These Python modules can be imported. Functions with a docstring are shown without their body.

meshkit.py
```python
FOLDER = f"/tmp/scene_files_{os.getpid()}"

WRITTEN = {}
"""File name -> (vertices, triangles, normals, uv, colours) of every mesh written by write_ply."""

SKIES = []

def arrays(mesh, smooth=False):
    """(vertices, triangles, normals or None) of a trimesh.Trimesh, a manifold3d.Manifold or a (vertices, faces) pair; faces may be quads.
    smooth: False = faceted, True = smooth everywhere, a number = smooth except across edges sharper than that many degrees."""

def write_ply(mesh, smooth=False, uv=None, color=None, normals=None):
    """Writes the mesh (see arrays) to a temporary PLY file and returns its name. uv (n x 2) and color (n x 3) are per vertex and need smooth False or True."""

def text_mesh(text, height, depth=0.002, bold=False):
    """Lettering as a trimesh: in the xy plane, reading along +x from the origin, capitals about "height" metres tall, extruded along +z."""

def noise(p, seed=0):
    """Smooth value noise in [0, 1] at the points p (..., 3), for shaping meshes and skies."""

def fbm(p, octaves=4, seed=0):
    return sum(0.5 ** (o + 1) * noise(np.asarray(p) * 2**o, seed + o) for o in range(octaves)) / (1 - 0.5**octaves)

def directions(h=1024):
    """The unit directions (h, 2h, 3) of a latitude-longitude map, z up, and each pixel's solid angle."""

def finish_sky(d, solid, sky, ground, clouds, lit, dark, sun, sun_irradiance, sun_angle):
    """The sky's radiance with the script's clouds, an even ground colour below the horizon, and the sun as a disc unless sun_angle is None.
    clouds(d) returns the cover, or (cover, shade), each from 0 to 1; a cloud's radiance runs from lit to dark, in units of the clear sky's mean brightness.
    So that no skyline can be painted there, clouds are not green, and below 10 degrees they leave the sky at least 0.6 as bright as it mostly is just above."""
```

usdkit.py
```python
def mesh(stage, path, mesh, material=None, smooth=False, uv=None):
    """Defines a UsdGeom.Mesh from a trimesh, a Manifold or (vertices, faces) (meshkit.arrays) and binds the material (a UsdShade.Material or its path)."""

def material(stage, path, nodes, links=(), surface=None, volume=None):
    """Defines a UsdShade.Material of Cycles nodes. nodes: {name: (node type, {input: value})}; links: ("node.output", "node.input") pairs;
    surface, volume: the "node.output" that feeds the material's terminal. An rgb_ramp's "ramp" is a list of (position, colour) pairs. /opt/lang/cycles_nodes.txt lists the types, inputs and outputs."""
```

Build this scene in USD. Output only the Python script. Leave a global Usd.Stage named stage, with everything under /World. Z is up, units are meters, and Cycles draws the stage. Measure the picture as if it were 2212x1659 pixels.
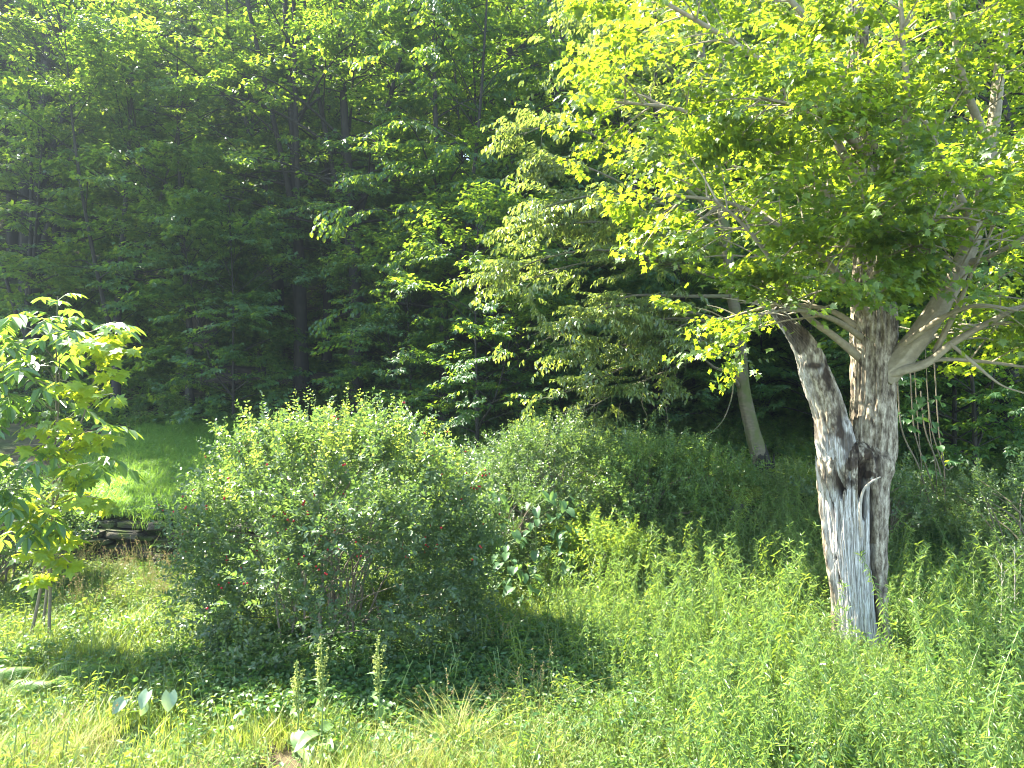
import math, numpy as np, trimesh, usdkit, meshkit
from pxr import Usd, UsdGeom, UsdLux, UsdShade, Gf, Sdf, Vt

stage = Usd.Stage.CreateInMemory()
UsdGeom.SetStageUpAxis(stage, "Z"); UsdGeom.SetStageMetersPerUnit(stage, 1.0)
W = UsdGeom.Xform.Define(stage, "/World"); stage.SetDefaultPrim(W.GetPrim())
UsdGeom.Scope.Define(stage, "/World/Looks")
PI = math.pi
T = Sdf.ValueTypeNames

# ---------------------------------------------------------------- camera, sky, sun, exposure
EXPOSURE = 3.0
CAM_H = 3.0
cam = UsdGeom.Camera.Define(stage, "/World/camera")
cam.CreateHorizontalApertureAttr(36.0); cam.CreateVerticalApertureAttr(27.0)
cam.CreateFocalLengthAttr(36.0 * 1609 / 2212)
cam.CreateClippingRangeAttr(Gf.Vec2f(0.05, 2000))
cam.CreateExposureAttr(EXPOSURE)
cam.AddTranslateOp().Set(Gf.Vec3d(0, 0, CAM_H)); cam.AddRotateXOp().Set(90.0)

SUN_AZ, SUN_EL = math.radians(-63), math.radians(49)
SUN = np.array([math.sin(SUN_AZ) * math.cos(SUN_EL), math.cos(SUN_AZ) * math.cos(SUN_EL), math.sin(SUN_EL)])
sky = UsdLux.DomeLight.Define(stage, "/World/sky")
skym = usdkit.material(stage, "/World/Looks/sky_air", {
    "s": ("sky_texture", {"sky_type": "single_scattering", "sun_disc": False, "sun_elevation": SUN_EL, "sun_rotation": SUN_AZ}),
    "b": ("background_shader", {"strength": 0.10})}, [("s.color", "b.color")], surface="b.background")
UsdShade.MaterialBindingAPI.Apply(sky.GetPrim()).Bind(skym)
sun = UsdLux.DistantLight.Define(stage, "/World/sun")
sun.CreateNormalizeAttr(True); sun.CreateIntensityAttr(1.25); sun.CreateAngleAttr(0.5); sun.CreateColorAttr(Gf.Vec3f(1.0, 0.94, 0.80))
q = Gf.Rotation(Gf.Vec3d(0, 0, 1), Gf.Vec3d(*SUN)).GetQuat()
sun.AddOrientOp(UsdGeom.XformOp.PrecisionDouble).Set(Gf.Quatd(q.GetReal(), q.GetImaginary()))

# ---------------------------------------------------------------- helpers
def at(px, py, d):
    """A point seen at (px, py) of the 2212 x 1659 photograph, d metres in front of the camera."""
    return np.array([(px - 1106) / 1609 * d, d, CAM_H - (py - 829.5) / 1609 * d])

USED = {}
def numbered(path):
    n = USED.get(path, -1) + 1; USED[path] = n
    return path if n == 0 else f"{path}_{n:03d}"

def tag(prim, label=None, cat=None, group=None, kind=None):
    p = prim.GetPrim() if hasattr(prim, "GetPrim") else prim
    for k, v in (("label", label), ("category", cat), ("group", group), ("kind", kind)):
        if v: p.SetCustomDataByKey(k, v)
    return p

def path_of(parent):
    return "/World" if parent is None else str(parent.GetPath())

def thing(name, label=None, cat=None, loc=(0, 0, 0), rotz=0.0, scale=None, group=None, parent=None, tilt=0.0):
    x = UsdGeom.Xform.Define(stage, numbered(path_of(parent) + "/" + name))
    x.AddTranslateOp().Set(Gf.Vec3d(*map(float, loc)))
    if rotz: x.AddRotateZOp().Set(math.degrees(rotz))
    if tilt: x.AddRotateXOp().Set(math.degrees(tilt))
    if scale is not None: x.AddScaleOp().Set(Gf.Vec3f(*([scale] * 3 if np.ndim(scale) == 0 else scale)))
    tag(x, label, cat, group)
    return x.GetPrim()

def obj(name, VF, mat, parent=None, tint=None, smooth=False, kind=None, label=None, extra=None):
    path = numbered(path_of(parent) + "/" + name)
    m = usdkit.mesh(stage, path, VF, mat, smooth=smooth)
    for key, val in (("tint", tint), *(extra or {}).items()):
        if val is not None:
            UsdGeom.PrimvarsAPI(m).CreatePrimvar(key, T.FloatArray, "vertex").Set(Vt.FloatArray.FromNumpy(np.asarray(val, np.float32)))
    tag(m, label, None, None, kind)
    return m.GetPrim()

def klass(name):
    if not stage.GetPrimAtPath("/World/Classes"): stage.CreateClassPrim("/World/Classes")
    return stage.CreateClassPrim("/World/Classes/" + name)

def copy(name, cls, label, cat, loc, rotz=0.0, scale=1.0, group=None, tilt=0.0):
    p = thing(name, label, cat, loc, rotz, scale, group, tilt=tilt)
    p.GetReferences().AddInternalReference(cls.GetPath()); p.SetInstanceable(True)
    return p

def unit(v):
    v = np.asarray(v, float)
    return v / np.maximum(np.linalg.norm(v, axis=-1, keepdims=True), 1e-9)

def frame(f, n):
    """Rotation(s) whose x axis is f and whose z axis leans towards n."""
    f = unit(f); n = np.broadcast_to(np.asarray(n, float), f.shape)
    y = unit(np.cross(n, f)); z = np.cross(f, y)
    return np.stack([f, y, z], -1)

def rotz(v, a):
    c, s = np.cos(a), np.sin(a); v = np.asarray(v, float)
    return np.stack([v[..., 0] * c - v[..., 1] * s, v[..., 0] * s + v[..., 1] * c, v[..., 2]], -1)

def smooth(a, b, x):
    t = np.clip((np.asarray(x, float) - a) / (b - a), 0, 1); return t * t * (3 - 2 * t)

def join(parts):
    V, F, n = [], [], 0
    for v, f in parts:
        V.append(v); F.append(np.asarray(f) + n); n += len(v)
    return np.vstack(V), np.vstack(F)

def curve(pts, n):
    """Catmull-Rom curve through the points (any number of columns)."""
    p = np.asarray(pts, float)
    if len(p) < 3:
        return p[0] + (p[-1] - p[0]) * np.linspace(0, 1, n)[:, None]
    p = np.vstack([2 * p[0] - p[1], p, 2 * p[-1] - p[-2]])
    u = np.linspace(0, len(p) - 3 - 1e-6, n); i = u.astype(int); t = (u - i)[:, None]
    a, b, c, d = p[i], p[i + 1], p[i + 2], p[i + 3]
    return .5 * (2 * b + (c - a) * t + (2 * a - 5 * b + 4 * c - d) * t ** 2 + (3 * b - a - 3 * c + d) * t ** 3)

def tube(path, r, n=6, cap=True, disp=None):
    """A tube along a path; disp(theta, s, k) returns radius factors for displacement."""
    p = np.asarray(path, float); m = len(p); r = np.broadcast_to(np.asarray(r, float), (m,))
    t = unit(np.gradient(p, axis=0))
    ref = np.array([0, 1.0, 0]) if abs(t[0][1]) < .9 else np.array([1.0, 0, 0])
    N = np.zeros_like(p); a = unit(ref - t[0] * (ref @ t[0]))
    for k in range(m):
        a = unit(a - t[k] * (a @ t[k])); N[k] = a
    B = np.cross(t, N)
    th = np.arange(n) / n * 2 * PI
    R = np.broadcast_to(r[:, None], (m, n)).copy()
    if disp is not None:
        s = np.concatenate([[0], np.cumsum(np.linalg.norm(np.diff(p, axis=0), axis=1))])
        R = R + disp(np.broadcast_to(th, (m, n)), np.broadcast_to(s[:, None], (m, n)), R)
    V = (p[:, None] + R[..., None] * (np.cos(th)[None, :, None] * N[:, None] + np.sin(th)[None, :, None] * B[:, None])).reshape(-1, 3)
    i = np.arange(m - 1)[:, None] * n; j = np.arange(n)[None]; k = (j + 1) % n
    F = np.concatenate([np.stack([i + j, i + k, i + n + k], -1).reshape(-1, 3), np.stack([i + j, i + n + k, i + n + j], -1).reshape(-1, 3)])
    if cap:
        V = np.vstack([V, p[:1], p[-1:]]); c0, c1 = len(V) - 2, len(V) - 1; jj = np.arange(n); kk = (jj + 1) % n; e = (m - 1) * n
        F = np.vstack([F, np.stack([np.full(n, c0), kk, jj], -1), np.stack([np.full(n, c1), e + jj, e + kk], -1)])
    return V, F

def bark_disp(amp, around, along, seed=0):
    """Ridged bark: long fissures that wander and split."""
    def f(th, s, R):
        q = np.stack([np.cos(th) * around / 6.28 * 2.2, np.sin(th) * around / 6.28 * 2.2, s * along], -1)
        warp = meshkit.fbm(q * .5, 2, seed + 9)[..., None] * 1.6
        a = meshkit.noise(q + warp, seed); b = meshkit.fbm(q * [2.1, 2.1, 3.0], 3, seed + 3)
        ridge = 1 - np.abs(2 * a - 1) * 1.6
        return amp * (ridge * .8 + (b - .5) * 1.1)
    return f

# ---- leaves: unit outlines along +x, blade normal +z
def fan(points):
    p = np.array(points, float); n = len(p)
    return p, np.stack([np.zeros(n - 2, int), np.arange(1, n - 1), np.arange(2, n)], -1)

def maple_hi():
    half = [(-.06, .26), (.16, .22), (.36, .60), (.46, .24), (.64, .30), (.68, .13)]
    out = [(0, 0)] + half + [(1, 0)] + [(x, -y) for x, y in half[::-1]]
    p = np.array([(.34, 0, 0)] + [(x, y, 0) for x, y in out]); n = len(out)
    p[:, 2] = .10 * np.abs(p[:, 1]) - .22 * (p[:, 0] - .3) ** 2 - .25 * p[:, 1] ** 2
    return p, np.array([(0, 1 + i, 1 + (i + 1) % n) for i in range(n)])

def maple_lo():
    p, f = fan([(0, 0, 0), (.12, -.38, -.05), (.42, -.55, -.1), (.48, -.2, .02), (1, 0, -.18), (.48, .2, .02), (.42, .55, -.1), (.12, .38, -.05)])
    return p, f

def oval(w=.25, bend=.14, foldz=.06, w2=.68):
    p = np.array([(0, 0, 0), (.32, -w, foldz), (.7, -w * w2, foldz - bend * .4), (1, 0, -bend), (.7, w * w2, foldz - bend * .4), (.32, w, foldz)])
    return p, np.array([(0, 1, 2), (0, 2, 3), (0, 3, 4), (0, 4, 5)])

def big_leaf(w=.42, bend=.3, wave=.04, heart=.12, n=7, tip=1.0):
    """A broad leaf with a midrib, rows of points across and a wavy edge."""
    V, F = [], []
    for i in range(n):
        u = i / (n - 1); half = w * (math.sin(PI * min(1, u * .92 + .08) ** .75) ** .8) * (1 if u < 1 else 0) + 1e-3
        x = u - (heart * (1 - u) ** 3 if 0 else 0)
        for j, s in enumerate((-1, -.5, 0, .5, 1)):
            back = heart * (abs(s) ** 1.5) * max(0, 1 - u * 3)
            V.append((x - back, s * half, -bend * u * u + .16 * abs(s) * half * 2 + wave * math.sin(u * 9 + s * 3) * abs(s)))
    for i in range(n - 1):
        for j in range(4):
            a = i * 5 + j; F += [(a, a + 1, a + 6), (a, a + 6, a + 5)]
    return np.array(V), np.array(F)

SHAPE = {"maple": maple_hi(), "maple_lo": maple_lo(), "elm": oval(.25, .16, .07), "round": oval(.34, .12, .05, .8), "lance": oval(.085, .3, .03, .75), "small": oval(.28, .1, .06, .75)}

class Leaves:
    """A set of leaves: rotations, positions, sizes."""
    def __init__(s, R=None, t=None, k=None):
        s.R = np.zeros((0, 3, 3)) if R is None else np.asarray(R); s.t = np.zeros((0, 3)) if t is None else np.asarray(t); s.k = np.zeros(0) if k is None else np.asarray(k)
    def under(s, R, t, k):
        return Leaves(R @ s.R, (s.t @ R.T) * k + t, s.k * k)
    def pick(s, m):
        return Leaves(s.R[m], s.t[m], s.k[m])
    def mesh(s, shape, rng):
        V, F = SHAPE[shape] if isinstance(shape, str) else shape
        n = len(s.t)
        VV = np.einsum("nij,vj->nvi", s.R, V) * s.k[:, None, None] + s.t[:, None]
        FF = F[None] + (np.arange(n) * len(V))[:, None, None]
        return (VV.reshape(-1, 3), FF.reshape(-1, 3)), np.repeat(rng.random(n), len(V))

def merge(ls):
    return Leaves(np.concatenate([l.R for l in ls]), np.concatenate([l.t for l in ls]), np.concatenate([l.k for l in ls]))

def spread(variants, rng, dirs, ups, pos, scale):
    """Puts a random variant of a spray at each position, pointing along dirs."""
    R = frame(dirs, ups); pos = np.asarray(pos); scale = np.broadcast_to(scale, (len(pos),)); pick = rng.integers(0, len(variants), len(pos)); out = []
    for v, L in enumerate(variants):
        m = pick == v
        if m.any():
            r = np.einsum("nij,ljk->nlik", R[m], L.R).reshape(-1, 3, 3)
            t = (np.einsum("nij,lj->nli", R[m], L.t) * scale[m][:, None, None] + pos[m][:, None]).reshape(-1, 3)
            out.append(Leaves(r, t, (scale[m][:, None] * L.k[None]).ravel()))
    return merge(out)

def maple_spray(rng, L=.6, size=.14, nodes=4, sides=4, droop=(.1, .6)):
    R, t, k = [], [], []
    def leaf(p, f, s):
        f = unit(f); pet = s * .45
        g = f + np.array([0, 0, -rng.uniform(*droop)])
        R.append(frame(g, rng.normal(0, .36, 3) + [0, 0, 1])); t.append(p + f * pet); k.append(s)
    def twig(p0, d, length, n):
        for i in range(n):
            u = (i + .7) / n; p = p0 + d * length * u + np.array([0, 0, -.12 * length * u * u])
            for sg in (1, -1):
                leaf(p, rotz(d, sg * rng.uniform(.6, 1.35)) + [0, 0, rng.normal(0, .15)], size * rng.uniform(.6, 1.05))
        leaf(p0 + d * length, d, size * rng.uniform(.8, 1.1))
    x = np.array([1.0, 0, 0])
    twig(np.zeros(3), x, L, nodes)
    for i in range(sides):
        sg = 1 if i % 2 else -1; u = rng.uniform(.15, .75)
        twig(x * L * u, unit(rotz(x, sg * rng.uniform(.5, 1.0)) + [0, 0, rng.normal(0, .12)]), L * rng.uniform(.35, .6), 2)
    return Leaves(R, t, k)

def elm_spray(rng, L=.75, size=.095, hang=.8):
    R, t, k = [], [], []
    def twig(p0, d, length, n, hang):
        p, dd = np.array(p0, float), unit(d)
        for i in range(n):
            p = p + dd * length / n; dd = unit(dd + np.array([0, 0, -hang * 1.4 / n]))
            sg = 1 if i % 2 else -1
            side = np.cross([0, 0, 1.0], dd) * sg
            f = unit(dd * .6 + side * .75 + np.array([0, 0, -rng.uniform(.25, .9)]))
            R.append(frame(f, np.array([0, 0, 1]) + side * .5 + rng.normal(0, .25, 3))); t.append(p.copy()); k.append(size * rng.uniform(.6, 1.1))
    x = np.array([1.0, 0, .1]); twig((0, 0, 0), x, L, 12, hang)
    for i in range(4):
        sg = 1 if i % 2 else -1; u = rng.uniform(.1, .7)
        twig((L * u, 0, -hang * .3 * u * u * L), rotz(x, sg * rng.uniform(.5, 1.1)), L * rng.uniform(.35, .6), 7, hang * 1.3)
    return Leaves(R, t, k)

def shrub_twig(rng, L=.3, size=.045, n=9, tip=True, up=.25):
    R, t, k = [], [], []; d = np.array([1.0, 0, 0]); p = np.zeros(3)
    for i in range(n):
        p = p + d * L / n; d = unit(d + rng.normal(0, .05, 3) + [0, 0, up * .2])
        for sg in (1, -1):
            a = rng.uniform(0, PI) if i % 2 else rng.uniform(-.6, .6)
            side = np.array([0, math.cos(a), math.sin(a)]) * sg
            f = unit(side + d * rng.uniform(.2, .8) + [0, 0, rng.uniform(-.1, .4)])
            R.append(frame(f, np.array([0, 0, 1]) + d * .3 + rng.normal(0, .35, 3))); t.append(p + f * .006); k.append(size * rng.uniform(.6, 1.15) * (1 if i < n - 2 else .75))
    return Leaves(R, t, k)

# ---------------------------------------------------------------- materials
def ramp_pair(stops):
    return [(i / (len(stops) - 1), c) for i, c in enumerate(stops)]

def leaf_mat(name, refl, trans, mixf=.45, rough=.42, spec=.5, patch=.7):
    """refl / trans: colours along the leaf-to-leaf tint. Principled front with translucence behind."""
    return usdkit.material(stage, "/World/Looks/" + name, {
        "t": ("attribute", {"attribute": "tint"}),
        "g": ("geometry", {}), "n": ("noise_texture", {"scale": patch, "detail": 3.0}),
        "m": ("mix_float", {"fac": .38}),
        "r1": ("rgb_ramp", {"ramp": ramp_pair(refl)}), "r2": ("rgb_ramp", {"ramp": ramp_pair(trans)}),
        "p": ("principled_bsdf", {"roughness": rough, "specular_ior_level": spec}), "tr": ("translucent_bsdf", {}), "x": ("mix_closure", {"fac": mixf})},
        [("g.position", "n.vector"), ("t.fac", "m.a"), ("n.fac", "m.b"), ("m.result", "r1.fac"), ("m.result", "r2.fac"), ("r1.color", "p.base_color"), ("r2.color", "tr.color"),
         ("p.BSDF", "x.closure1"), ("tr.BSDF", "x.closure2")], surface="x.closure")

def wood_mat(name, cols, scale=(9, 9, 2.0), bump=.5, rough=.9, moss=None):
    nodes = {"g": ("geometry", {}), "mp": ("mapping", {"scale": scale}), "n": ("noise_texture", {"scale": 3.0, "detail": 6.0, "roughness": .65}), "r": ("rgb_ramp", {"ramp": ramp_pair(cols)}),
             "b": ("bump", {"strength": bump, "distance": .02}), "p": ("principled_bsdf", {"roughness": rough, "specular_ior_level": .2})}
    links = [("g.position", "mp.vector"), ("mp.vector", "n.vector"), ("n.fac", "r.fac"), ("n.fac", "b.height"), ("b.normal", "p.normal")]
    if moss:
        nodes |= {"n2": ("noise_texture", {"scale": 4.0, "detail": 5.0}), "r2": ("rgb_ramp", {"ramp": [(.45, (0, 0, 0)), (.6, (1, 1, 1))]}), "mx": ("mix", {"color2": moss})}
        links += [("g.position", "n2.vector"), ("n2.fac", "r2.fac"), ("r2.color", "mx.fac"), ("r.color", "mx.color1"), ("mx.color", "p.base_color")]
    else:
        links.append(("r.color", "p.base_color"))
    return usdkit.material(stage, "/World/Looks/" + name, nodes, links, surface="p.BSDF")

M = {}
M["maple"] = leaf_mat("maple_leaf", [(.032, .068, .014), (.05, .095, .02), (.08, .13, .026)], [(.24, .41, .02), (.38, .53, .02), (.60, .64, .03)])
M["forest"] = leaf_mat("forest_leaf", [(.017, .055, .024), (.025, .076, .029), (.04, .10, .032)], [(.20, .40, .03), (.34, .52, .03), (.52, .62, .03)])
M["elm"] = leaf_mat("elm_leaf", [(.06, .105, .034), (.085, .135, .045), (.125, .17, .06)], [(.26, .38, .05), (.38, .48, .06), (.50, .54, .08)], .38, .32, .9)
M["sapling"] = leaf_mat("sapling_leaf", [(.05, .12, .02), (.06, .14, .03)], [(.60, .70, .03), (.72, .78, .05)], .62, .35, .6)
M["ash"] = leaf_mat("ash_leaf", [(.04, .10, .03), (.06, .13, .04)], [(.24, .42, .04), (.34, .50, .04)], .42, .33, .8)
M["bush"] = leaf_mat("bush_leaf", [(.045, .085, .040), (.072, .118, .055), (.11, .155, .068)], [(.12, .24, .05), (.20, .33, .05), (.34, .45, .06)], .36, .36, .6, 1.6)
M["shoot"] = leaf_mat("shoot_leaf", [(.08, .16, .03), (.11, .19, .035)], [(.42, .56, .06), (.52, .60, .08)], .5, .4, .5)
M["rod"] = leaf_mat("goldenrod_leaf", [(.045, .105, .038), (.07, .135, .045), (.11, .165, .055)], [(.22, .40, .06), (.32, .48, .07), (.46, .55, .09)], .42, .36, .6, 1.2)
M["weed"] = leaf_mat("weed_leaf", [(.06, .13, .022), (.09, .17, .028), (.13, .20, .035)], [(.28, .44, .04), (.40, .52, .05), (.50, .56, .06)], .45, .45, .4, 1.5)
M["ivy"] = leaf_mat("ground_ivy_leaf", [(.035, .09, .025), (.05, .12, .03)], [(.16, .34, .04), (.26, .42, .05)], .4, .45, .5, 1.5)
M["grass"] = leaf_mat("grass_blade", [(.07, .14, .02), (.10, .18, .025), (.17, .20, .045)], [(.30, .44, .04), (.42, .52, .05), (.50, .50, .10)], .45, .45, .4, 1.2)
M["straw"] = leaf_mat("straw_blade", [(.18, .21, .05), (.26, .26, .07), (.34, .31, .11)], [(.42, .46, .08), (.50, .48, .12)], .35, .6, .3, 1.2)
M["lawn"] = leaf_mat("lawn_blade", [(.055, .14, .025), (.085, .18, .035), (.115, .19, .045)], [(.26, .50, .05), (.38, .56, .06)], .42, .5, .4, 1.0)
M["fern"] = leaf_mat("fern_frond", [(.05, .12, .025), (.075, .15, .03)], [(.26, .46, .05), (.38, .54, .06)], .45, .45, .4)
M["dock"] = leaf_mat("dock_leaf", [(.11, .19, .07), (.16, .24, .10)], [(.28, .44, .10), (.34, .48, .12)], .35, .38, .5)
M["broad"] = leaf_mat("broad_leaf", [(.055, .125, .055), (.085, .16, .07)], [(.22, .40, .07), (.28, .44, .08)], .38, .45, .35)
M["pale"] = leaf_mat("pale_leaf", [(.16, .24, .15), (.20, .28, .17)], [(.30, .44, .12), (.36, .46, .16)], .3, .4, .5)
M["seed"] = leaf_mat("seed_head", [(.18, .24, .06), (.26, .30, .09)], [(.40, .46, .10), (.48, .50, .14)], .35, .6, .3)
M["tan"] = leaf_mat("tan_seed", [(.25, .17, .08), (.36, .26, .14)], [(.36, .26, .12), (.44, .32, .16)], .3, .7, .2)
M["berry"] = usdkit.material(stage, "/World/Looks/red_berry", {"p": ("principled_bsdf", {"base_color": (.30, .012, .018), "roughness": .18, "specular_ior_level": .6})}, surface="p.BSDF")
M["yellow"] = usdkit.material(stage, "/World/Looks/buttercup", {"p": ("principled_bsdf", {"base_color": (.75, .55, .02), "roughness": .4})}, surface="p.BSDF")
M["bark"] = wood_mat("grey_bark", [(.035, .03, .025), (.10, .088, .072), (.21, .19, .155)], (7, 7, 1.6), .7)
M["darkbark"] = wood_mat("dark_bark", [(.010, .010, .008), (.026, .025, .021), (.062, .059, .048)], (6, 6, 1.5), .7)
M["elmbark"] = wood_mat("smooth_bark", [(.05, .045, .03), (.12, .108, .075), (.21, .19, .135)], (3, 3, 9), .35, .85, (.09, .105, .04))
M["limbbark"] = wood_mat("limb_bark", [(.10, .085, .06), (.22, .19, .13), (.36, .32, .23)], (4, 4, 5), .4, .85)
M["twig"] = wood_mat("twig_bark", [(.06, .05, .035), (.14, .12, .085), (.22, .19, .13)], (10, 10, 10), .2)
M["greenstem"] = usdkit.material(stage, "/World/Looks/green_stem", {"p": ("principled_bsdf", {"base_color": (.12, .17, .04), "roughness": .5})}, surface="p.BSDF")
M["deadtwig"] = wood_mat("dead_twig", [(.16, .14, .11), (.30, .27, .22), (.45, .41, .34)], (9, 9, 9), .2)
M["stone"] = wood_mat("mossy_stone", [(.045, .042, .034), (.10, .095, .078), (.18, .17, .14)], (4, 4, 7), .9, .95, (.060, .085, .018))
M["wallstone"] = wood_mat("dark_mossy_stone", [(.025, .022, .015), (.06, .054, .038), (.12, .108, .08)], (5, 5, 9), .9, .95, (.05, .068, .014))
M["moss"] = wood_mat("moss", [(.05, .07, .012), (.10, .13, .02), (.17, .19, .035)], (9, 9, 9), .9, .95)
M["log"] = wood_mat("rotten_log", [(.012, .011, .009), (.035, .03, .024), (.075, .065, .05)], (5, 5, 5), .8)

# old tree: bark, bleached wood and dark rot told apart by the mesh's own maps
M["old"] = usdkit.material(stage, "/World/Looks/old_trunk", {
    "g": ("geometry", {}), "mp": ("mapping", {"scale": (48, 48, 1.3)}), "n": ("noise_texture", {"scale": 1.6, "detail": 7.0, "roughness": .7, "distortion": .6}),
    "mp2": ("mapping", {"scale": (9, 9, 3.2)}), "n2": ("noise_texture", {"scale": 2.2, "detail": 8.0, "roughness": .7}),
    "woodr": ("rgb_ramp", {"ramp": [(.34, (.07, .06, .05)), (.43, (.28, .25, .21)), (.5, (.38, .36, .33)), (.56, (.56, .54, .50)), (.64, (.72, .69, .63)), (.74, (.40, .34, .26))]}),
    "barkr": ("rgb_ramp", {"ramp": [(.36, (.04, .03, .02)), (.45, (.12, .096, .066)), (.54, (.24, .205, .15)), (.66, (.44, .395, .30))]}),
    "w": ("attribute", {"attribute": "wood"}), "k": ("attribute", {"attribute": "rot"}),
    "mix1": ("mix", {}), "rotc": ("rgb_ramp", {"ramp": [(.3, (.012, .009, .007)), (.6, (.05, .034, .022)), (.85, (.16, .11, .07))]}), "mix2": ("mix", {}),
    "hb": ("mix_float", {}), "b": ("bump", {"strength": .8, "distance": .02}), "p": ("principled_bsdf", {"roughness": .88, "specular_ior_level": .25})},
    [("g.position", "mp.vector"), ("mp.vector", "n.vector"), ("g.position", "mp2.vector"), ("mp2.vector", "n2.vector"), ("n.fac", "woodr.fac"), ("n2.fac", "barkr.fac"), ("n2.fac", "rotc.fac"),
     ("w.fac", "mix1.fac"), ("barkr.color", "mix1.color1"), ("woodr.color", "mix1.color2"), ("k.fac", "mix2.fac"), ("mix1.color", "mix2.color1"), ("rotc.color", "mix2.color2"), ("mix2.color", "p.base_color"),
     ("w.fac", "hb.fac"), ("n2.fac", "hb.a"), ("n.fac", "hb.b"), ("hb.result", "b.height"), ("b.normal", "p.normal")], surface="p.BSDF")

M["ground"] = usdkit.material(stage, "/World/Looks/soil", {
    "g": ("geometry", {}), "n": ("noise_texture", {"scale": 5.0, "detail": 8.0, "roughness": .7}), "n2": ("noise_texture", {"scale": .35, "detail": 4.0}),
    "r": ("rgb_ramp", {"ramp": [(.3, (.022, .018, .011)), (.5, (.06, .046, .026)), (.68, (.13, .10, .058)), (.8, (.20, .16, .10))]}),
    "r2": ("rgb_ramp", {"ramp": [(.4, (.022, .045, .010)), (.62, (.045, .085, .016))]}), "f": ("rgb_ramp", {"ramp": [(.42, (0, 0, 0)), (.58, (1, 1, 1))]}), "mx": ("mix", {}),
    "b": ("bump", {"strength": .8, "distance": .06}), "p": ("principled_bsdf", {"roughness": .95, "specular_ior_level": .15})},
    [("g.position", "n.vector"), ("g.position", "n2.vector"), ("n.fac", "r.fac"), ("n.fac", "r2.fac"), ("n2.fac", "f.fac"), ("f.color", "mx.fac"), ("r.color", "mx.color1"), ("r2.color", "mx.color2"), ("mx.color", "p.base_color"), ("n.fac", "b.height"), ("b.normal", "p.normal")], surface="p.BSDF")

# ---------------------------------------------------------------- the ground
WALL_Y = 12.0
def gz(x, y):
    x, y = np.asarray(x, float), np.asarray(y, float)
    w = smooth(-2.4, -1.0, x)
    left = .78 * smooth(WALL_Y + .22, WALL_Y + .42, y)
    right = .95 * smooth(9.6, 13.4, y)
    z = left * (1 - w) + right * w + .14 * np.clip(y - 12.3, 0, 8) + .39 * np.clip(y - 20, 0, 70) + .08 * np.clip(y - 90, 0, 400)
    z = z + .05 * np.clip(-x - 9, 0, 40) * smooth(8, 20, y) + .10 * np.clip(x - 7, 0, 40) * smooth(9, 20, y)
    big = meshkit.fbm(np.stack([x * .12, y * .12, 0 * x], -1), 3, 5) - .5
    fine = meshkit.fbm(np.stack([x * 1.1, y * 1.1, 0 * x], -1), 3, 8) - .5
    z = z + big * (.35 + 2.0 * smooth(18, 40, y)) + fine * .12
    return z

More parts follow.
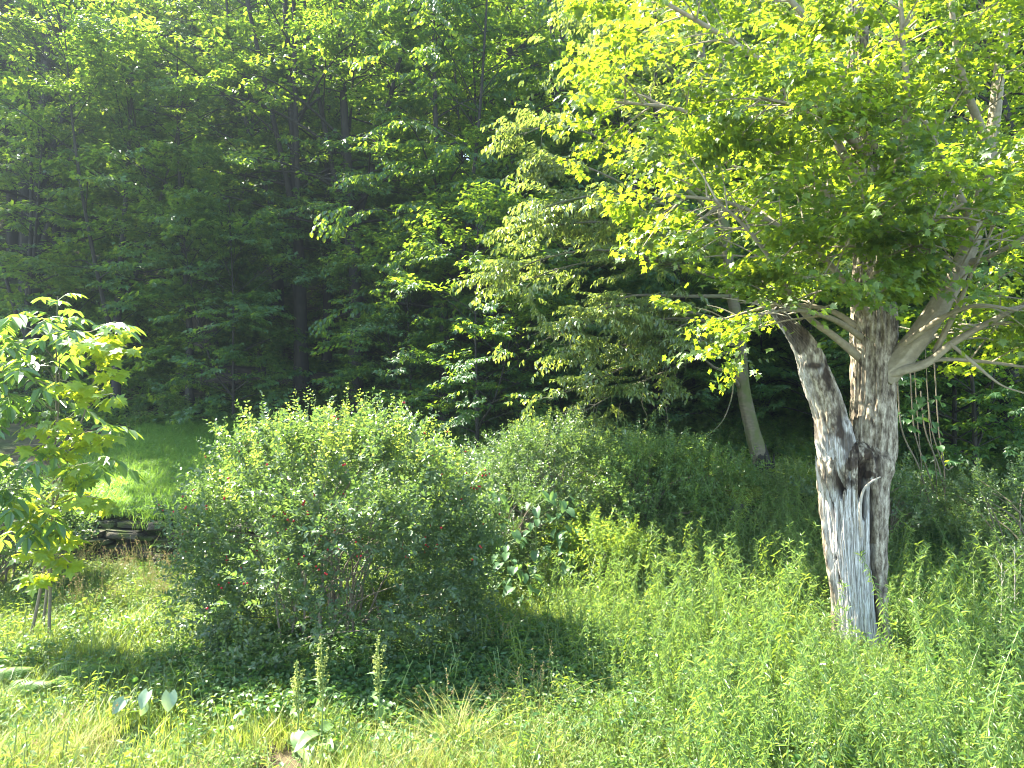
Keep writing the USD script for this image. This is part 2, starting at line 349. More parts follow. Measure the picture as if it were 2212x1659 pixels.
xs = np.unique(np.concatenate([np.linspace(-150, -40, 25), np.linspace(-40, -12, 40), np.linspace(-12, 12, 180), np.linspace(12, 40, 40), np.linspace(40, 150, 25)]))
ys = np.unique(np.concatenate([np.linspace(-60, -4, 15), np.linspace(-4, 11.8, 90), np.linspace(11.8, 12.8, 22), np.linspace(12.8, 22, 50), np.linspace(22, 60, 50), np.linspace(60, 160, 30)]))
X, Y = np.meshgrid(xs, ys)
GV = np.stack([X, Y, gz(X, Y)], -1).reshape(-1, 3)
a = (np.arange(len(ys) - 1)[:, None] * len(xs) + np.arange(len(xs) - 1)[None]).ravel()
GF = np.vstack([np.stack([a, a + 1, a + len(xs) + 1], -1), np.stack([a, a + len(xs) + 1, a + len(xs)], -1)])
g = obj("ground", (GV, GF), M["ground"], smooth=True, kind="structure")
tag(g, "sloping ground rising from the weedy clearing into the forest hillside", "ground")
def gp(x, y, dz=0.0):
    return (float(x), float(y), float(gz(x, y)) + dz)

hz = trimesh.creation.box([320, 260, 84]); hz.apply_translation([0, 50, 37])
HAZE = usdkit.material(stage, "/World/Looks/thin_haze", {"v": ("principled_volume", {"color": (.72, .87, 1.0), "density": .0006, "anisotropy": .7})}, volume="v.volume")
tag(obj("haze", (hz.vertices, hz.faces), HAZE, kind="stuff"), "thin bluish haze hanging in the air of the clearing and forest", "haze")
# ---------------------------------------------------------------- retaining wall of mossy stones
rng = np.random.default_rng(3)
wall = thing("stone_retaining_wall", "low mossy dry stone retaining wall below the shaded lawn", "stone wall")
row_z = -.1
def rock(sx, sy, sz, rng, rough=.12, sub=2, sq=.5):
    m = trimesh.creation.icosphere(sub); v = m.vertices
    p = np.sign(v) * np.abs(v) ** sq
    p = p * (1 + rough * (meshkit.fbm(v * 1.7 + rng.random(3) * 20, 3)[:, None] - .5) * 2)
    return p * [sx, sy, sz] / 2, m.faces
for r in range(8):
    h = rng.uniform(.08, .14); x = -8.6 + rng.uniform(-.3, .1)
    while x < -1.3:
        w = rng.uniform(.18, .62)
        if rng.random() < .94:
            v, f = rock(w * 1.03, .5, h * rng.uniform(.92, 1.12), rng, .3, 3, rng.uniform(.32, .45))
            base = float(gz(x + w / 2, WALL_Y - .6))
            v = v @ trimesh.transformations.euler_matrix(rng.normal(0, .04), rng.normal(0, .04), rng.normal(0, .08))[:3, :3] + [x + w / 2, WALL_Y + .12 + r * .03 + rng.normal(0, .07), base + row_z + h / 2]
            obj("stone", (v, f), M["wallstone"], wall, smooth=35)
        x += w + rng.uniform(.0, .05)
    row_z += h

# ---------------------------------------------------------------- the old broken maple
D0 = 8.6
old = thing("old_maple_tree", "old maple with bleached split trunk, broken dead limb and leafy crown", "tree", tuple(at(1850, 1392, D0)))
O = at(1850, 1392, D0)
def P(px, py, d=D0):
    return at(px, py, d) - O
nz, nt = 300, 320
zc = curve([(*P(1866, 1412), .36), (*P(1862, 1385), .33), (*P(1857, 1330), .315), (*P(1850, 1250), .335), (*P(1844, 1150), .37), (*P(1842, 1050), .415), (*P(1842, 1000), .415), (*P(1842, 976), .36), (*P(1842, 958), .26), (*P(1842, 949), .12)], nz)
th = np.arange(nt) / nt * 2 * PI - PI                    # 0 = towards the camera, positive to the right
TH, Zi = np.meshgrid(th, np.arange(nz)); zz = zc[:, 2][Zi]; Rb = zc[:, 3][Zi] * .88
deg = np.degrees(TH)
ring = lambda k, kz, off=0: np.stack([np.cos(TH) * k + off, np.sin(TH) * k, zz * kz], -1)
jag = meshkit.fbm(ring(7, 1.2), 3, 2) - .5; jf = meshkit.noise(ring(22, .5), 6) - .5
wob = (meshkit.fbm(np.stack([zz * 1.6, 0 * zz, 0 * zz], -1), 3, 4) - .5) * 26
top_edge = 1.86 + jag * .5 + jf * .45
face = smooth(-92, -80, deg + wob) * (1 - smooth(20, 25, deg + wob * .4 - (zz < 1.2) * 4)) * (1 - smooth(-.08, .05, zz - top_edge))
h1 = smooth(-45, -41, deg + wob * .5 + jf * 9) * (1 - smooth(-30, -26, deg + wob * .5 + jf * 9)) * smooth(1.74, 1.80, zz + jf * .14) * (1 - smooth(2.2, 2.4, zz))
w2 = np.clip((zz - 1.45) / .5, 0, 1)
h2 = smooth(-1 - 7 * w2, 3 - 7 * w2, deg + wob * .5 + jf * 8) * (1 - smooth(6 + 7 * w2, 10 + 7 * w2, deg + wob * .5 + jf * 8)) * smooth(1.47, 1.58, zz + jf * .1) * (1 - smooth(2.05, 2.25, zz))
cavn = np.clip(h1 + h2, 0, 1)
crumb = smooth(1.72, 1.95, zz) * (1 - smooth(2.35, 2.5, zz)) * smooth(-60, -40, deg) * (1 - smooth(18, 40, deg))
crev_c = 20 + 9 * (1 - np.clip((zz - .4) / 1.2, 0, 1)) - wob * .25
crev = np.exp(-((deg - crev_c) / 3.6) ** 2) * smooth(.1, .25, zz) * (1 - smooth(1.75, 1.95, zz))
hole = np.exp(-((deg + 70) / 3.2) ** 2 - ((zz - 1.02) / .025) ** 2) + np.exp(-((deg + 67) / 4.0) ** 2 - ((zz - .78) / .07) ** 2) + .9 * np.exp(-((deg + 64) / 4) ** 2 - ((zz - 1.62) / .13) ** 2)
bd = bark_disp(.034, 17, 2.0, 11)(TH, zz, Rb)
streak = meshkit.fbm(ring(24, .7), 3, 21) - .5; cracks = np.maximum(0, 1 - np.abs(meshkit.noise(ring(15, .45), 27) - .5) * 14)
fine = meshkit.fbm(ring(11, 9), 4, 23) - .5
knob = .07 * np.exp(-((deg - 58) / 30) ** 2 - ((zz - 2.15) / .2) ** 2) + .05 * np.exp(-((deg + 60) / 30) ** 2 - ((zz - 2.1) / .3) ** 2)
flare = .07 * np.exp(-zz / .12) * (1 + .5 * np.sin(TH * 5))
RR = Rb + (1 - face) * bd * (1 - .6 * crev) + face * (-.03 + streak * .05 - cracks * .018) - .10 * crev - .16 * cavn - .05 * hole + knob + flare + fine * (.02 + .07 * crumb * (1 - smooth(2.05, 2.2, zz)))
strip = np.exp(-((deg - 50 - wob * .3) / 17) ** 2) * smooth(.0, .2, zz) * (1 - smooth(1.6, 2.0, zz)); RR = RR + .03 * strip
V = np.stack([zc[:, 0][Zi] + RR * np.sin(TH), zc[:, 1][Zi] - RR * np.cos(TH) * .82, zz + 0 * RR], -1).reshape(-1, 3)
i = np.arange(nz - 1)[:, None] * nt; j = np.arange(nt)[None]; k = (j + 1) % nt
F = np.concatenate([np.stack([i + j, i + k, i + nt + k], -1).reshape(-1, 3), np.stack([i + j, i + nt + k, i + nt + j], -1).reshape(-1, 3)])
topc = V[-nt:].mean(0); V = np.vstack([V, topc]); e = (nz - 1) * nt; jj = np.arange(nt)
F = np.vstack([F, np.stack([np.full(nt, len(V) - 1), e + jj, e + (jj + 1) % nt], -1)])
wood = np.append(np.clip(face, 0, 1).ravel(), 0)
rot = np.append(np.clip(cavn * 1.2 + crev * 1.2 + hole * 1.6 + face * cracks * .55 + crumb * smooth(-.06, .05, fine + jf * .08) * 1.0 - .05, 0, 1).ravel(), 1)
obj("trunk", (V, F), M["old"], old, smooth=True, extra={"wood": wood, "rot": rot}, label="split trunk, pale bare wood on its front and a dark rotten hollow at the fork")

def thick(name, px, r, n, ns, amp, mat, woodf=None, rotf=None, parent=None, around=26, along=2.4, seed=1, label=None):
    """A limb along photograph points with displaced bark."""
    c = curve([(*P(*p), rr * .88) for p, rr in zip(px, r)], n)
    v, f = tube(c[:, :3], c[:, 3], ns, True, bark_disp(amp, around, along, seed))
    ex = None
    if mat is M["old"]:
        u = np.concatenate([np.repeat(np.linspace(0, 1, n), ns), [0, 1]]); a = np.concatenate([np.tile(np.arange(ns) / ns * 2 * PI, n), [0, 0]])
        ex = {"wood": (woodf(u, v) if woodf else 0 * u), "rot": (rotf(u, v) if rotf else 0 * u)}
    return obj(name, (v, f), mat, parent or old, smooth=True, extra=ex, label=label)

def dead_wood(u, v):
    n = meshkit.fbm(v * [4, 4, 2.2], 3, 31)
    side = smooth(.03, -.12, v[:, 0] - np.interp(u, [0, 1], [P(1800, 950)[0], P(1680, 670)[0]]))
    return np.clip(smooth(.48, .62, n) * .8 + side * .8, 0, 1)
def dead_rot(u, v):
    n = meshkit.fbm(v * [5, 5, 4], 3, 37)
    spot = lambda p, s: np.exp(-(((v - P(*p)) / s) ** 2).sum(1))
    return np.clip(smooth(.54, .64, n) * .8 + 1.6 * spot((1758, 790, 8.4), [.10, .12, .04]) + 1.6 * spot((1784, 815, 8.4), [.05, .12, .09]) + 1.3 * spot((1810, 905, 8.42), [.04, .12, .2]) + spot((1790, 960, 8.3), [.08, .15, .15]), 0, 1)
thick("dead_limb", [(1826, 1075, 8.66), (1815, 1010, 8.58), (1804, 955, 8.55), (1794, 900, 8.55), (1778, 850, 8.55), (1757, 800, 8.52), (1747, 765, 8.5), (1730, 735, 8.48), (1712, 712, 8.46), (1690, 690, 8.45), (1671, 668, 8.44)],
      [.08, .215, .218, .185, .178, .162, .142, .118, .09, .058, .035], 170, 130, .030, M["old"], dead_wood, dead_rot, around=13, along=2.6, seed=41, label="broken grey dead limb leaning left with rotten dark holes")
thick("live_stem", [(1862, 1090, 8.70), (1874, 1020, 8.64), (1883, 960, 8.62), (1886, 880, 8.62), (1886, 800, 8.62), (1887, 700, 8.65), (1884, 600, 8.72), (1876, 470, 8.85), (1866, 300, 9.0), (1852, 80, 9.2), (1845, -180, 9.4), (1830, -480, 9.6)],
      [.10, .25, .272, .25, .245, .26, .215, .17, .14, .11, .08, .03], 330, 170, .036, M["old"], around=16, along=1.5, seed=53, label="living grey furrowed stem rising into the leaves")
obj("splinter", tube(curve([P(1862, 1160, 8.22), P(1858, 1100, 8.2), P(1864, 1062, 8.18), P(1880, 1042, 8.17), P(1902, 1030, 8.16)], 14), np.linspace(.02, .008, 14), 6), M["deadtwig"], old, smooth=True, label="pale curved splinter peeling off the trunk")
obj("splinter", tube(curve([P(1772, 1060, 8.4), P(1765, 1020, 8.38), P(1762, 985, 8.36)], 8), np.linspace(.022, .004, 8), 5), M["deadtwig"], old, smooth=True)
LIMBS = []     # (path n x 3 in world offsets, radii) to be leafed
def limb(name, px, r0, r1, leaf_from=.25, dens=1.0, n=60, ns=14, amp=.004):
    c = curve([P(*p) for p in px], n); r = r0 + (r1 - r0) * np.linspace(0, 1, n) ** .8
    v, f = tube(c, r, ns, True, bark_disp(amp, 14, 3, len(LIMBS)))
    obj(name, (v, f), M["limbbark"], old, smooth=True)
    LIMBS.append((c, r, leaf_from, dens))
limb("limb", [(1905, 815, 8.55), (1945, 775, 8.45), (1990, 720, 8.35), (2035, 650, 8.25), (2075, 575, 8.2), (2105, 500, 8.15), (2128, 400, 8.15), (2145, 280, 8.2), (2160, 140, 8.2), (2185, -60, 8.2), (2230, -300, 8.2)], .155, .03, .3, 1.1, 120, 40, .008)
limb("limb", [(1900, 812, 8.5), (1950, 800, 8.35), (2000, 785, 8.25), (2060, 740, 8.1), (2130, 700, 7.95), (2200, 665, 7.8), (2300, 620, 7.6)], .062, .018, .35)
limb("branch", [(1930, 800, 8.5), (2020, 778, 8.6), (2110, 780, 8.7), (2212, 792, 8.8), (2320, 800, 9)], .03, .012, .4)
limb("branch", [(2080, 570, 8.2), (2120, 560, 8.0), (2165, 540, 7.8), (2230, 500, 7.6)], .045, .012, .3)
limb("branch", [(2108, 500, 8.15), (2080, 440, 7.95), (2040, 350, 7.7), (2000, 260, 7.5)], .06, .012, .3)
limb("branch", [(2020, 760, 8.3), (2060, 680, 8.0), (2095, 600, 7.8), (2150, 480, 7.5)], .035, .01, .3)
limb("branch", [(2140, 330, 8.2), (2090, 200, 8.0), (2060, 60, 7.8), (2050, -150, 7.6)], .055, .015, .2)
limb("branch", [(1865, 780, 8.6), (1800, 725, 8.3), (1745, 685, 8.1), (1700, 625, 7.9), (1650, 540, 7.7), (1600, 480, 7.5), (1540, 430, 7.3)], .048, .010, .3)
limb("branch", [(1870, 690, 8.6), (1800, 580, 8.4), (1700, 500, 8.1), (1580, 440, 7.9), (1440, 420, 7.7)], .045, .012, .25)
limb("branch", [(1878, 560, 8.7), (1790, 420, 8.5), (1650, 310, 8.3), (1480, 240, 8.1), (1330, 220, 8.0)], .055, .012, .2, 1.2)
limb("branch", [(1870, 440, 8.8), (1780, 260, 8.7), (1640, 130, 8.5), (1480, 30, 8.4), (1330, -50, 8.3)], .058, .012, .15, 1.2)
limb("branch", [(1866, 300, 9.0), (1800, 120, 8.9), (1690, -20, 8.8), (1560, -160, 8.7)], .07, .012, .15)
limb("branch", [(1872, 500, 8.8), (1930, 380, 8.4), (1960, 240, 8.0), (1950, 80, 7.7), (1940, -100, 7.5)], .07, .012, .15, 1.1)
limb("branch", [(1880, 620, 8.7), (1900, 560, 8.2), (1890, 500, 7.6), (1860, 470, 7.1)], .05, .012, .3, 1.3)
limb("branch", [(1885, 700, 8.65), (1850, 640, 8.2), (1800, 610, 7.7), (1740, 600, 7.3)], .045, .01, .3, 1.3)
limb("branch", [(1868, 330, 9.0), (1790, 260, 8.2), (1720, 230, 7.6), (1640, 210, 7.1)], .05, .01, .2, 1.2)
limb("branch", [(1890, 660, 8.65), (1960, 600, 8.2), (2010, 540, 7.8), (2040, 510, 7.4)], .045, .01, .3, 1.3)
limb("branch", [(1860, 200, 9.1), (1950, 60, 9.0), (2060, -80, 8.9)], .05, .012, .2)
limb("branch", [(1880, 600, 8.75), (1800, 480, 9.4), (1700, 400, 10.0), (1560, 350, 10.4)], .05, .012, .2)
limb("branch", [(1885, 600, 8.8), (1990, 480, 9.5), (2100, 400, 10.0), (2200, 340, 10.3)], .05, .012, .2)

limb("branch", [(1870, 735, 8.6), (1800, 690, 8.0), (1720, 670, 7.6), (1630, 680, 7.3)], .04, .01, .3, 1.4)
limb("branch", [(1872, 720, 8.6), (1790, 670, 8.6), (1680, 660, 8.7), (1560, 690, 8.8)], .04, .01, .3, 1.2)
limb("branch", [(1930, 760, 8.5), (2030, 690, 7.9), (2110, 660, 7.5), (2200, 670, 7.2)], .04, .01, .3, 1.3)
limb("branch", [(1930, 770, 8.7), (2040, 720, 9.2), (2150, 700, 9.6), (2260, 720, 10)], .04, .01, .2, 1.4)
limb("branch", [(2050, 740, 8.1), (2110, 790, 8.0), (2160, 830, 8.0), (2215, 850, 7.9)], .02, .006, .2, 1.2)
limb("branch", [(1890, 640, 8.65), (1960, 560, 7.9), (1990, 500, 7.3), (2080, 440, 6.9)], .045, .01, .3, 1.2)
rng = np.random.default_rng(11)
MS = [maple_spray(rng, .50, .088, 5, 6, (.15, 1.15)) for _ in range(7)]
def leaf_out(limbs, rng, every=.30, slen=(.5, 1.25), flat=.55):
    """Side shoots along each limb, sprays along the shoots: positions, directions, and the shoots themselves."""
    pos, dirs, shoots = [], [], []
    for c, r, f0, dens in limbs:
        seg = np.linalg.norm(np.diff(c, axis=0), axis=1).sum(); n = int(seg * (1 - f0) / every * dens * 2) + 2
        for q in range(n):
            u = f0 + (1 - f0) * (q + rng.random()) / n; idx = min(int(u * (len(c) - 1)), len(c) - 2)
            p, d = c[idx], unit(c[idx + 1] - c[idx])
            side = unit(np.cross(d, rng.normal(0, 1, 3) + [0, 0, .0])); side[2] = side[2] * flat + .05
            dd = unit(d * rng.uniform(.2, .9) + side); L = rng.uniform(*slen) * (1.15 - .5 * u)
            e1 = p + dd * L * .5; e2 = p + dd * L + np.array([0, 0, -.10 * L])
            sh = curve([p, e1, e2], 6); shoots.append((sh, np.linspace(.012, .004, 6) * (.6 + L * .5)))
            for w in (.35, .62, .88):
                if rng.random() < .9:
                    k = w * 5; i0 = int(k); pp = sh[i0] + (sh[i0 + 1] - sh[i0]) * (k - i0)
                    pos.append(pp); dirs.append(unit(rotz(dd, rng.uniform(-.9, .9))) * [1, 1, .5])
        pos.append(c[-1]); dirs.append(unit(c[-1] - c[-2]))
    return np.array(pos), np.array(dirs), shoots

pos, dirs, shoots = leaf_out(LIMBS, rng, .24)
lv = spread(MS, rng, dirs, rng.normal(0, .34, (len(pos), 3)) + [0, 0, 1], pos, rng.uniform(.8, 1.15, len(pos)))
wp = lv.t + O; rr_ = rng.random(len(wp)); low_z = 3.0 + .75 * meshkit.noise(wp * 1.1, 4) - .25 * smooth(4.7, 5.6, wp[:, 0]) - .25 * smooth(3.6, 2.6, wp[:, 0]); air = meshkit.fbm(wp * [1.5, 1.2, 1.9], 2, 19)
cut = (wp[:, 2] < low_z) | (air < .37 + .05 * rr_) | ((lv.t[:, 0] > .35) & (lv.t[:, 0] < 1.25) & (wp[:, 2] < 4.7) & (wp[:, 1] < 8.15) & (rr_ < .93)) | ((wp[:, 0] > 2.3 + .2 * (wp[:, 1] - 7)) & (wp[:, 0] < 4.4) & (wp[:, 2] < 4.0 - .18 * (8.5 - wp[:, 1])) & (wp[:, 1] < 8.75) & (rr_ < .985))
lv = lv.pick(~cut)
ok_ = []
for s_, r_ in shoots:
    w_ = s_[-1] + O; ok_.append(not (w_[2] < 3.3 or (2.9 < w_[0] < 5.2 and w_[2] < 4.2 and w_[1] < 8.2)))
shoots = [x for x, k_ in zip(shoots, ok_) if k_]
def emit_leaves(lv, shape, mat, parent, origin, rng, single=280, name="leaf"):
    """The leaves nearest to the camera as parts of their own, the rest as one part."""
    wp = lv.t + origin; dist = np.linalg.norm(wp - [0, 0, CAM_H], axis=1); seen = (np.abs(wp[:, 0]) < wp[:, 1] * .66) & (np.abs(wp[:, 2] - CAM_H) < wp[:, 1] * .49)
    order = np.argsort(np.where(seen, dist / lv.k, 1e9))[:single]
    for o in order:
        VF, tn = lv.pick(np.array([o])).mesh(shape, rng); obj(name, VF, mat, parent, tint=tn)
    rest = np.ones(len(lv.t), bool); rest[order] = False
    VF, tn = lv.pick(rest).mesh(shape, rng); obj("foliage", VF, mat, parent, tint=tn, kind="stuff")
emit_leaves(lv, "maple", M["maple"], old, O, rng)
obj("twigs", join([tube(s, r, 4, False) for s, r in shoots]), M["limbbark"], old, kind="stuff")
print("old maple leaves", len(lv.t))

# ---------------------------------------------------------------- the elm with hanging branches
EO = at(1652, 1042, 14.0); EO[2] = gz(EO[0], EO[1]) - .05
elm = thing("elm_tree", "slender leaning elm with smooth bark and long drooping leafy branches", "tree", tuple(EO))
def PE(px, py, d):
    return at(px, py, d) - EO
c = curve([(*PE(1655, 1055, 14.0), .20), (*PE(1645, 1000, 14.0), .165), (*PE(1625, 930, 13.95), .135), (*PE(1606, 840, 13.9), .115), (*PE(1598, 740, 13.8), .105), (*PE(1580, 620, 13.6), .095), (*PE(1566, 500, 13.4), .085), (*PE(1545, 350, 13.2), .075), (*PE(1520, 150, 13.0), .06), (*PE(1490, -80, 12.8), .045), (*PE(1460, -300, 12.7), .02)], 160)
v, f = tube(c[:, :3], c[:, 3], 30, True, bark_disp(.008, 12, 2.5, 5)); obj("trunk", (v, f), M["elmbark"], elm, smooth=True)
for (x0, x1, lean) in ((1630, 1634, 0), (1668, 1672, 1)):
    obj("root", tube(curve([PE(x0, 1070, 13.8), PE((x0 + 1648) / 2, 1010, 13.85), PE(1646, 960, 13.95)], 20), np.linspace(.11, .05, 20), 16, True, bark_disp(.02, 10, 4, 3)), M["darkbark"], elm, smooth=True)
obj("snag", tube(curve([PE(1668, 1050, 13.9), PE(1670, 1005, 13.9), PE(1672, 980, 13.9)], 8), np.linspace(.05, .01, 8), 7), M["darkbark"], elm, smooth=True, label="dark pointed dead snag at the foot of the trunk")
EL = []
def elimb(px, r0, r1=.006, f0=.2, dens=1.0, name="branch"):
    cc = curve([PE(x_, y_, 13.7 + (d_ - 13.7) * .6) for x_, y_, d_ in px], 50); rr = r0 + (r1 - r0) * np.linspace(0, 1, 50) ** .7
    obj(name, tube(cc, rr, 9, True), M["elmbark"], elm, smooth=True); EL.append((cc, rr, f0, dens))
elimb([(1580, 600, 13.6), (1500, 585, 13.1), (1380, 560, 12.4), (1250, 570, 11.9), (1120, 610, 11.5)], .05)
elimb([(1582, 640, 13.6), (1480, 640, 13.0), (1360, 640, 12.3), (1260, 680, 11.8), (1215, 720, 11.6)], .045)
elimb([(1574, 560, 13.5), (1440, 500, 12.6), (1280, 480, 12), (1120, 500, 11.6)], .05)
elimb([(1594, 720, 13.7), (1500, 690, 12.9), (1380, 690, 12.2), (1290, 690, 11.8), (1225, 715, 11.6)], .04)
elimb([(1594, 720, 13.7), (1520, 730, 12.8), (1400, 740, 12.1), (1300, 750, 11.8), (1225, 762, 11.6)], .035)
elimb([(1597, 745, 13.7), (1500, 740, 12.7), (1400, 770, 12.1), (1290, 820, 11.7), (1185, 862, 11.5)], .045, dens=1.2)
elimb([(1560, 470, 13.4), (1440, 380, 12.8), (1300, 300, 12.2), (1200, 270, 11.9), (1130, 290, 11.8)], .05)
elimb([(1550, 390, 13.3), (1420, 230, 12.8), (1300, 150, 12.3), (1210, 120, 12)], .05)
elimb([(1535, 300, 13.2), (1430, 120, 12.8), (1320, 20, 12.4), (1230, -20, 12.2)], .045)
elimb([(1568, 510, 13.4), (1430, 440, 12.7), (1290, 370, 12.1), (1180, 330, 11.8)], .045)
elimb([(1540, 340, 13.2), (1480, 200, 12.4), (1400, 100, 11.8), (1330, 60, 11.4)], .04)
elimb([(1565, 500, 13.4), (1500, 460, 12.3), (1420, 440, 11.6), (1330, 440, 11.2)], .04)
elimb([(1598, 760, 13.7), (1520, 770, 12.6), (1420, 810, 12.0), (1330, 850, 11.6), (1260, 890, 11.5)], .035, dens=1.2)
elimb([(1594, 700, 13.7), (1470, 670, 12.4), (1340, 660, 11.7), (1240, 690, 11.4), (1195, 730, 11.3)], .035, dens=1.2)
elimb([(1578, 610, 13.6), (1450, 570, 12.3), (1300, 540, 11.6), (1170, 560, 11.3), (1095, 600, 11.2)], .04, dens=1.2)
elimb([(1572, 540, 13.5), (1450, 440, 12.2), (1320, 420, 11.6), (1200, 440, 11.4), (1120, 480, 11.3)], .04, dens=1.1)
elimb([(1530, 260, 13.2), (1500, 60, 12.8), (1440, -100, 12.4)], .045)
elimb([(1590, 690, 13.7), (1650, 640, 13.4), (1720, 600, 13.2), (1800, 590, 13)], .035)
elimb([(1525, 200, 13.1), (1600, 60, 13), (1680, -60, 12.9)], .04)
elimb([(1590, 700, 13.6), (1540, 690, 12.5), (1480, 700, 11.8), (1440, 730, 11.5)], .035)
rng = np.random.default_rng(12)
ES = [elm_spray(rng, .66, .112, rng.uniform(.1, .8)) for _ in range(8)]
pos, dirs, shoots = leaf_out(EL, rng, .37, (.4, 1.0), .22)
lvE = spread(ES, rng, dirs, rng.normal(0, .2, (len(pos), 3)) + [0, 0, 1], pos, rng.uniform(.75, 1.15, len(pos)))
# low bare crooked branch with a hanging leafy end
low = curve([PE(1597, 835, 13.85), PE(1575, 805, 13.6), PE(1545, 795, 13.4), PE(1520, 775, 13.2)], 24)
obj("branch", tube(low, np.linspace(.04, .018, 24), 9), M["elmbark"], elm, smooth=True)
hang = curve([PE(1585, 825, 13.6), PE(1580, 860, 13.4), PE(1560, 910, 13.1), PE(1520, 945, 12.8), PE(1465, 965, 12.6), PE(1440, 985, 12.5)], 30)
obj("branch", tube(hang, np.linspace(.015, .005, 30), 6), M["elmbark"], elm, smooth=True)
hp = np.repeat(hang[12::2], 2, 0); hd = unit(rng.normal(0, .7, (len(hp), 3)) + [-.6, 0, -.3])
lvE = merge([lvE, Leaves(frame(hd, rng.normal(0, .3, (len(hp), 3)) + [0, 0, 1]), hp, rng.uniform(.07, .11, len(hp)))])
for (x, y, dy) in ((1290, 900, 60), (1340, 930, 80), (1440, 850, 120), (1395, 870, 60)):
    hh = curve([PE(x, y - 60, 12.6), PE(x - 8, y, 12.55), PE(x + 3, y + dy * .5, 12.5), PE(x - 4, y + dy, 12.5)], 16)
    obj("hanging_twig", tube(hh, .005, 5), M["elmbark"], elm)
    hp = np.repeat(hh[3:], 2, 0); hd = unit(rng.normal(0, .7, (len(hp), 3)) + [0, 0, -.6])
    lvE = merge([lvE, Leaves(frame(hd, rng.normal(0, .5, (len(hp), 3)) + [0, -.5, 1]), hp, rng.uniform(.07, .11, len(hp)))])
we = lvE.t + EO; tx_ = np.interp(we[:, 2], [1.2, 2.6, 3.5, 4.7, 6.2], [4.75, 4.33, 4.22, 4.0, 3.85])
lvE = lvE.pick(~((np.abs(we[:, 0] - tx_ * we[:, 1] / 13.8) < .30) & (we[:, 1] < 13.7) & (we[:, 2] < 5.6) & (rng.random(len(we)) < .85)) & (meshkit.fbm(we * [1.3, 1.1, 1.9], 2, 29) > .46))
emit_leaves(lvE, "elm", M["elm"], elm, EO, rng, 220)
obj("twigs", join([tube(s, r * .6, 4, False) for s, r in shoots]), M["elmbark"], elm, kind="stuff")
print("elm leaves", len(lvE.t))

# ---------------------------------------------------------------- the forest
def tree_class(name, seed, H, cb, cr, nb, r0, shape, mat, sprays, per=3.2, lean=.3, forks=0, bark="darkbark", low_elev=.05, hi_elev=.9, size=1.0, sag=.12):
    rng = np.random.default_rng(seed); K = klass(name)
    tp = curve([(0, 0, -.3), (lean * .1, 0, H * .25), (lean * .5, lean * .3, H * .55), (lean, lean * .2, H)], 40)
    rad = r0 * (1 - .9 * np.linspace(0, 1, 40) ** .9); rad[:4] *= [1.5, 1.3, 1.15, 1.05]
    stems = [(tp, rad)]
    for q in range(forks):
        i0 = rng.integers(8, 16); az = rng.uniform(0, 2 * PI)
        o = np.array([math.cos(az), math.sin(az), 0])
        fp = curve([tp[i0], tp[i0] + o * .6 + [0, 0, H * .12], tp[i0] + o * cr * .45 + [0, 0, H * .4], tp[i0] + o * cr * .6 + [0, 0, (H - tp[i0][2]) * .85]], 30)
        stems.append((fp, rad[i0] * .7 * (1 - .88 * np.linspace(0, 1, 30))))
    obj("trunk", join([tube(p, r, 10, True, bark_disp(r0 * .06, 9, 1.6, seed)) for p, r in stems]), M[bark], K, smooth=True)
    pos, dirs, br = [], [], []
    for b in range(nb):
        u = (b + rng.random()) / nb; sp, sr = stems[rng.integers(0, len(stems))] if forks else stems[0]
        z = cb + (H - cb) * u; i0 = int(np.clip(np.searchsorted(sp[:, 2], z), 1, len(sp) - 2)); p0 = sp[i0]
        if abs(p0[2] - z) > H * .15: sp, sr = stems[0]; i0 = int(np.clip(np.searchsorted(sp[:, 2], z), 1, len(sp) - 2)); p0 = sp[i0]
        az = b * 2.4 + rng.normal(0, .3); L = cr * (math.sin(PI * min(1, .22 + .76 * u)) ** .8 + .08) * rng.uniform(.65, 1.2); el = low_elev + (hi_elev - low_elev) * u + rng.normal(0, .08)
        d = np.array([math.cos(az) * math.cos(el), math.sin(az) * math.cos(el), math.sin(el)])
        bp = curve([p0, p0 + d * L * .4 + [0, 0, .04 * L], p0 + d * L * .75, p0 + d * L + [0, 0, -sag * L]], 9)
        br.append((bp, np.linspace(max(.015, min(sr[i0] * .45, .014 * L + .01)), .006, 9)))
        n = max(3, int(L * per))
        for s in np.sort(rng.uniform(.22, 1.0, n)):
            k = s * 7.99; j0 = int(k); pp = bp[j0] + (bp[j0 + 1] - bp[j0]) * (k - j0); td = unit(bp[j0 + 1] - bp[j0])
            yaw = rng.uniform(-1.1, 1.1); dd = rotz(td, yaw); lat = abs(yaw) * L * .22 * rng.random()
            pos.append(pp + dd * lat + rng.normal(0, .08, 3)); dirs.append(dd * [1, 1, .45])
    pos, dirs = np.array(pos), np.array(dirs)
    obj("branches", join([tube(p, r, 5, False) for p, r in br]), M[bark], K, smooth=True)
    lv = spread(sprays, rng, dirs, rng.normal(0, .2, (len(pos), 3)) + [0, 0, 1], pos, rng.uniform(.8, 1.2, len(pos)) * size)
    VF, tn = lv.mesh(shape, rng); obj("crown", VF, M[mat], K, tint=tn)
    print(name, len(lv.t), "leaves", len(VF[1]), "tris")
    return K
rng = np.random.default_rng(21)
FS = [maple_spray(rng, .75, .165, 4, 4) for _ in range(6)]
FE = [elm_spray(rng, .8, .12, .5) for _ in range(5)]
FB = [elm_spray(rng, .8, .15, .7) for _ in range(4)]
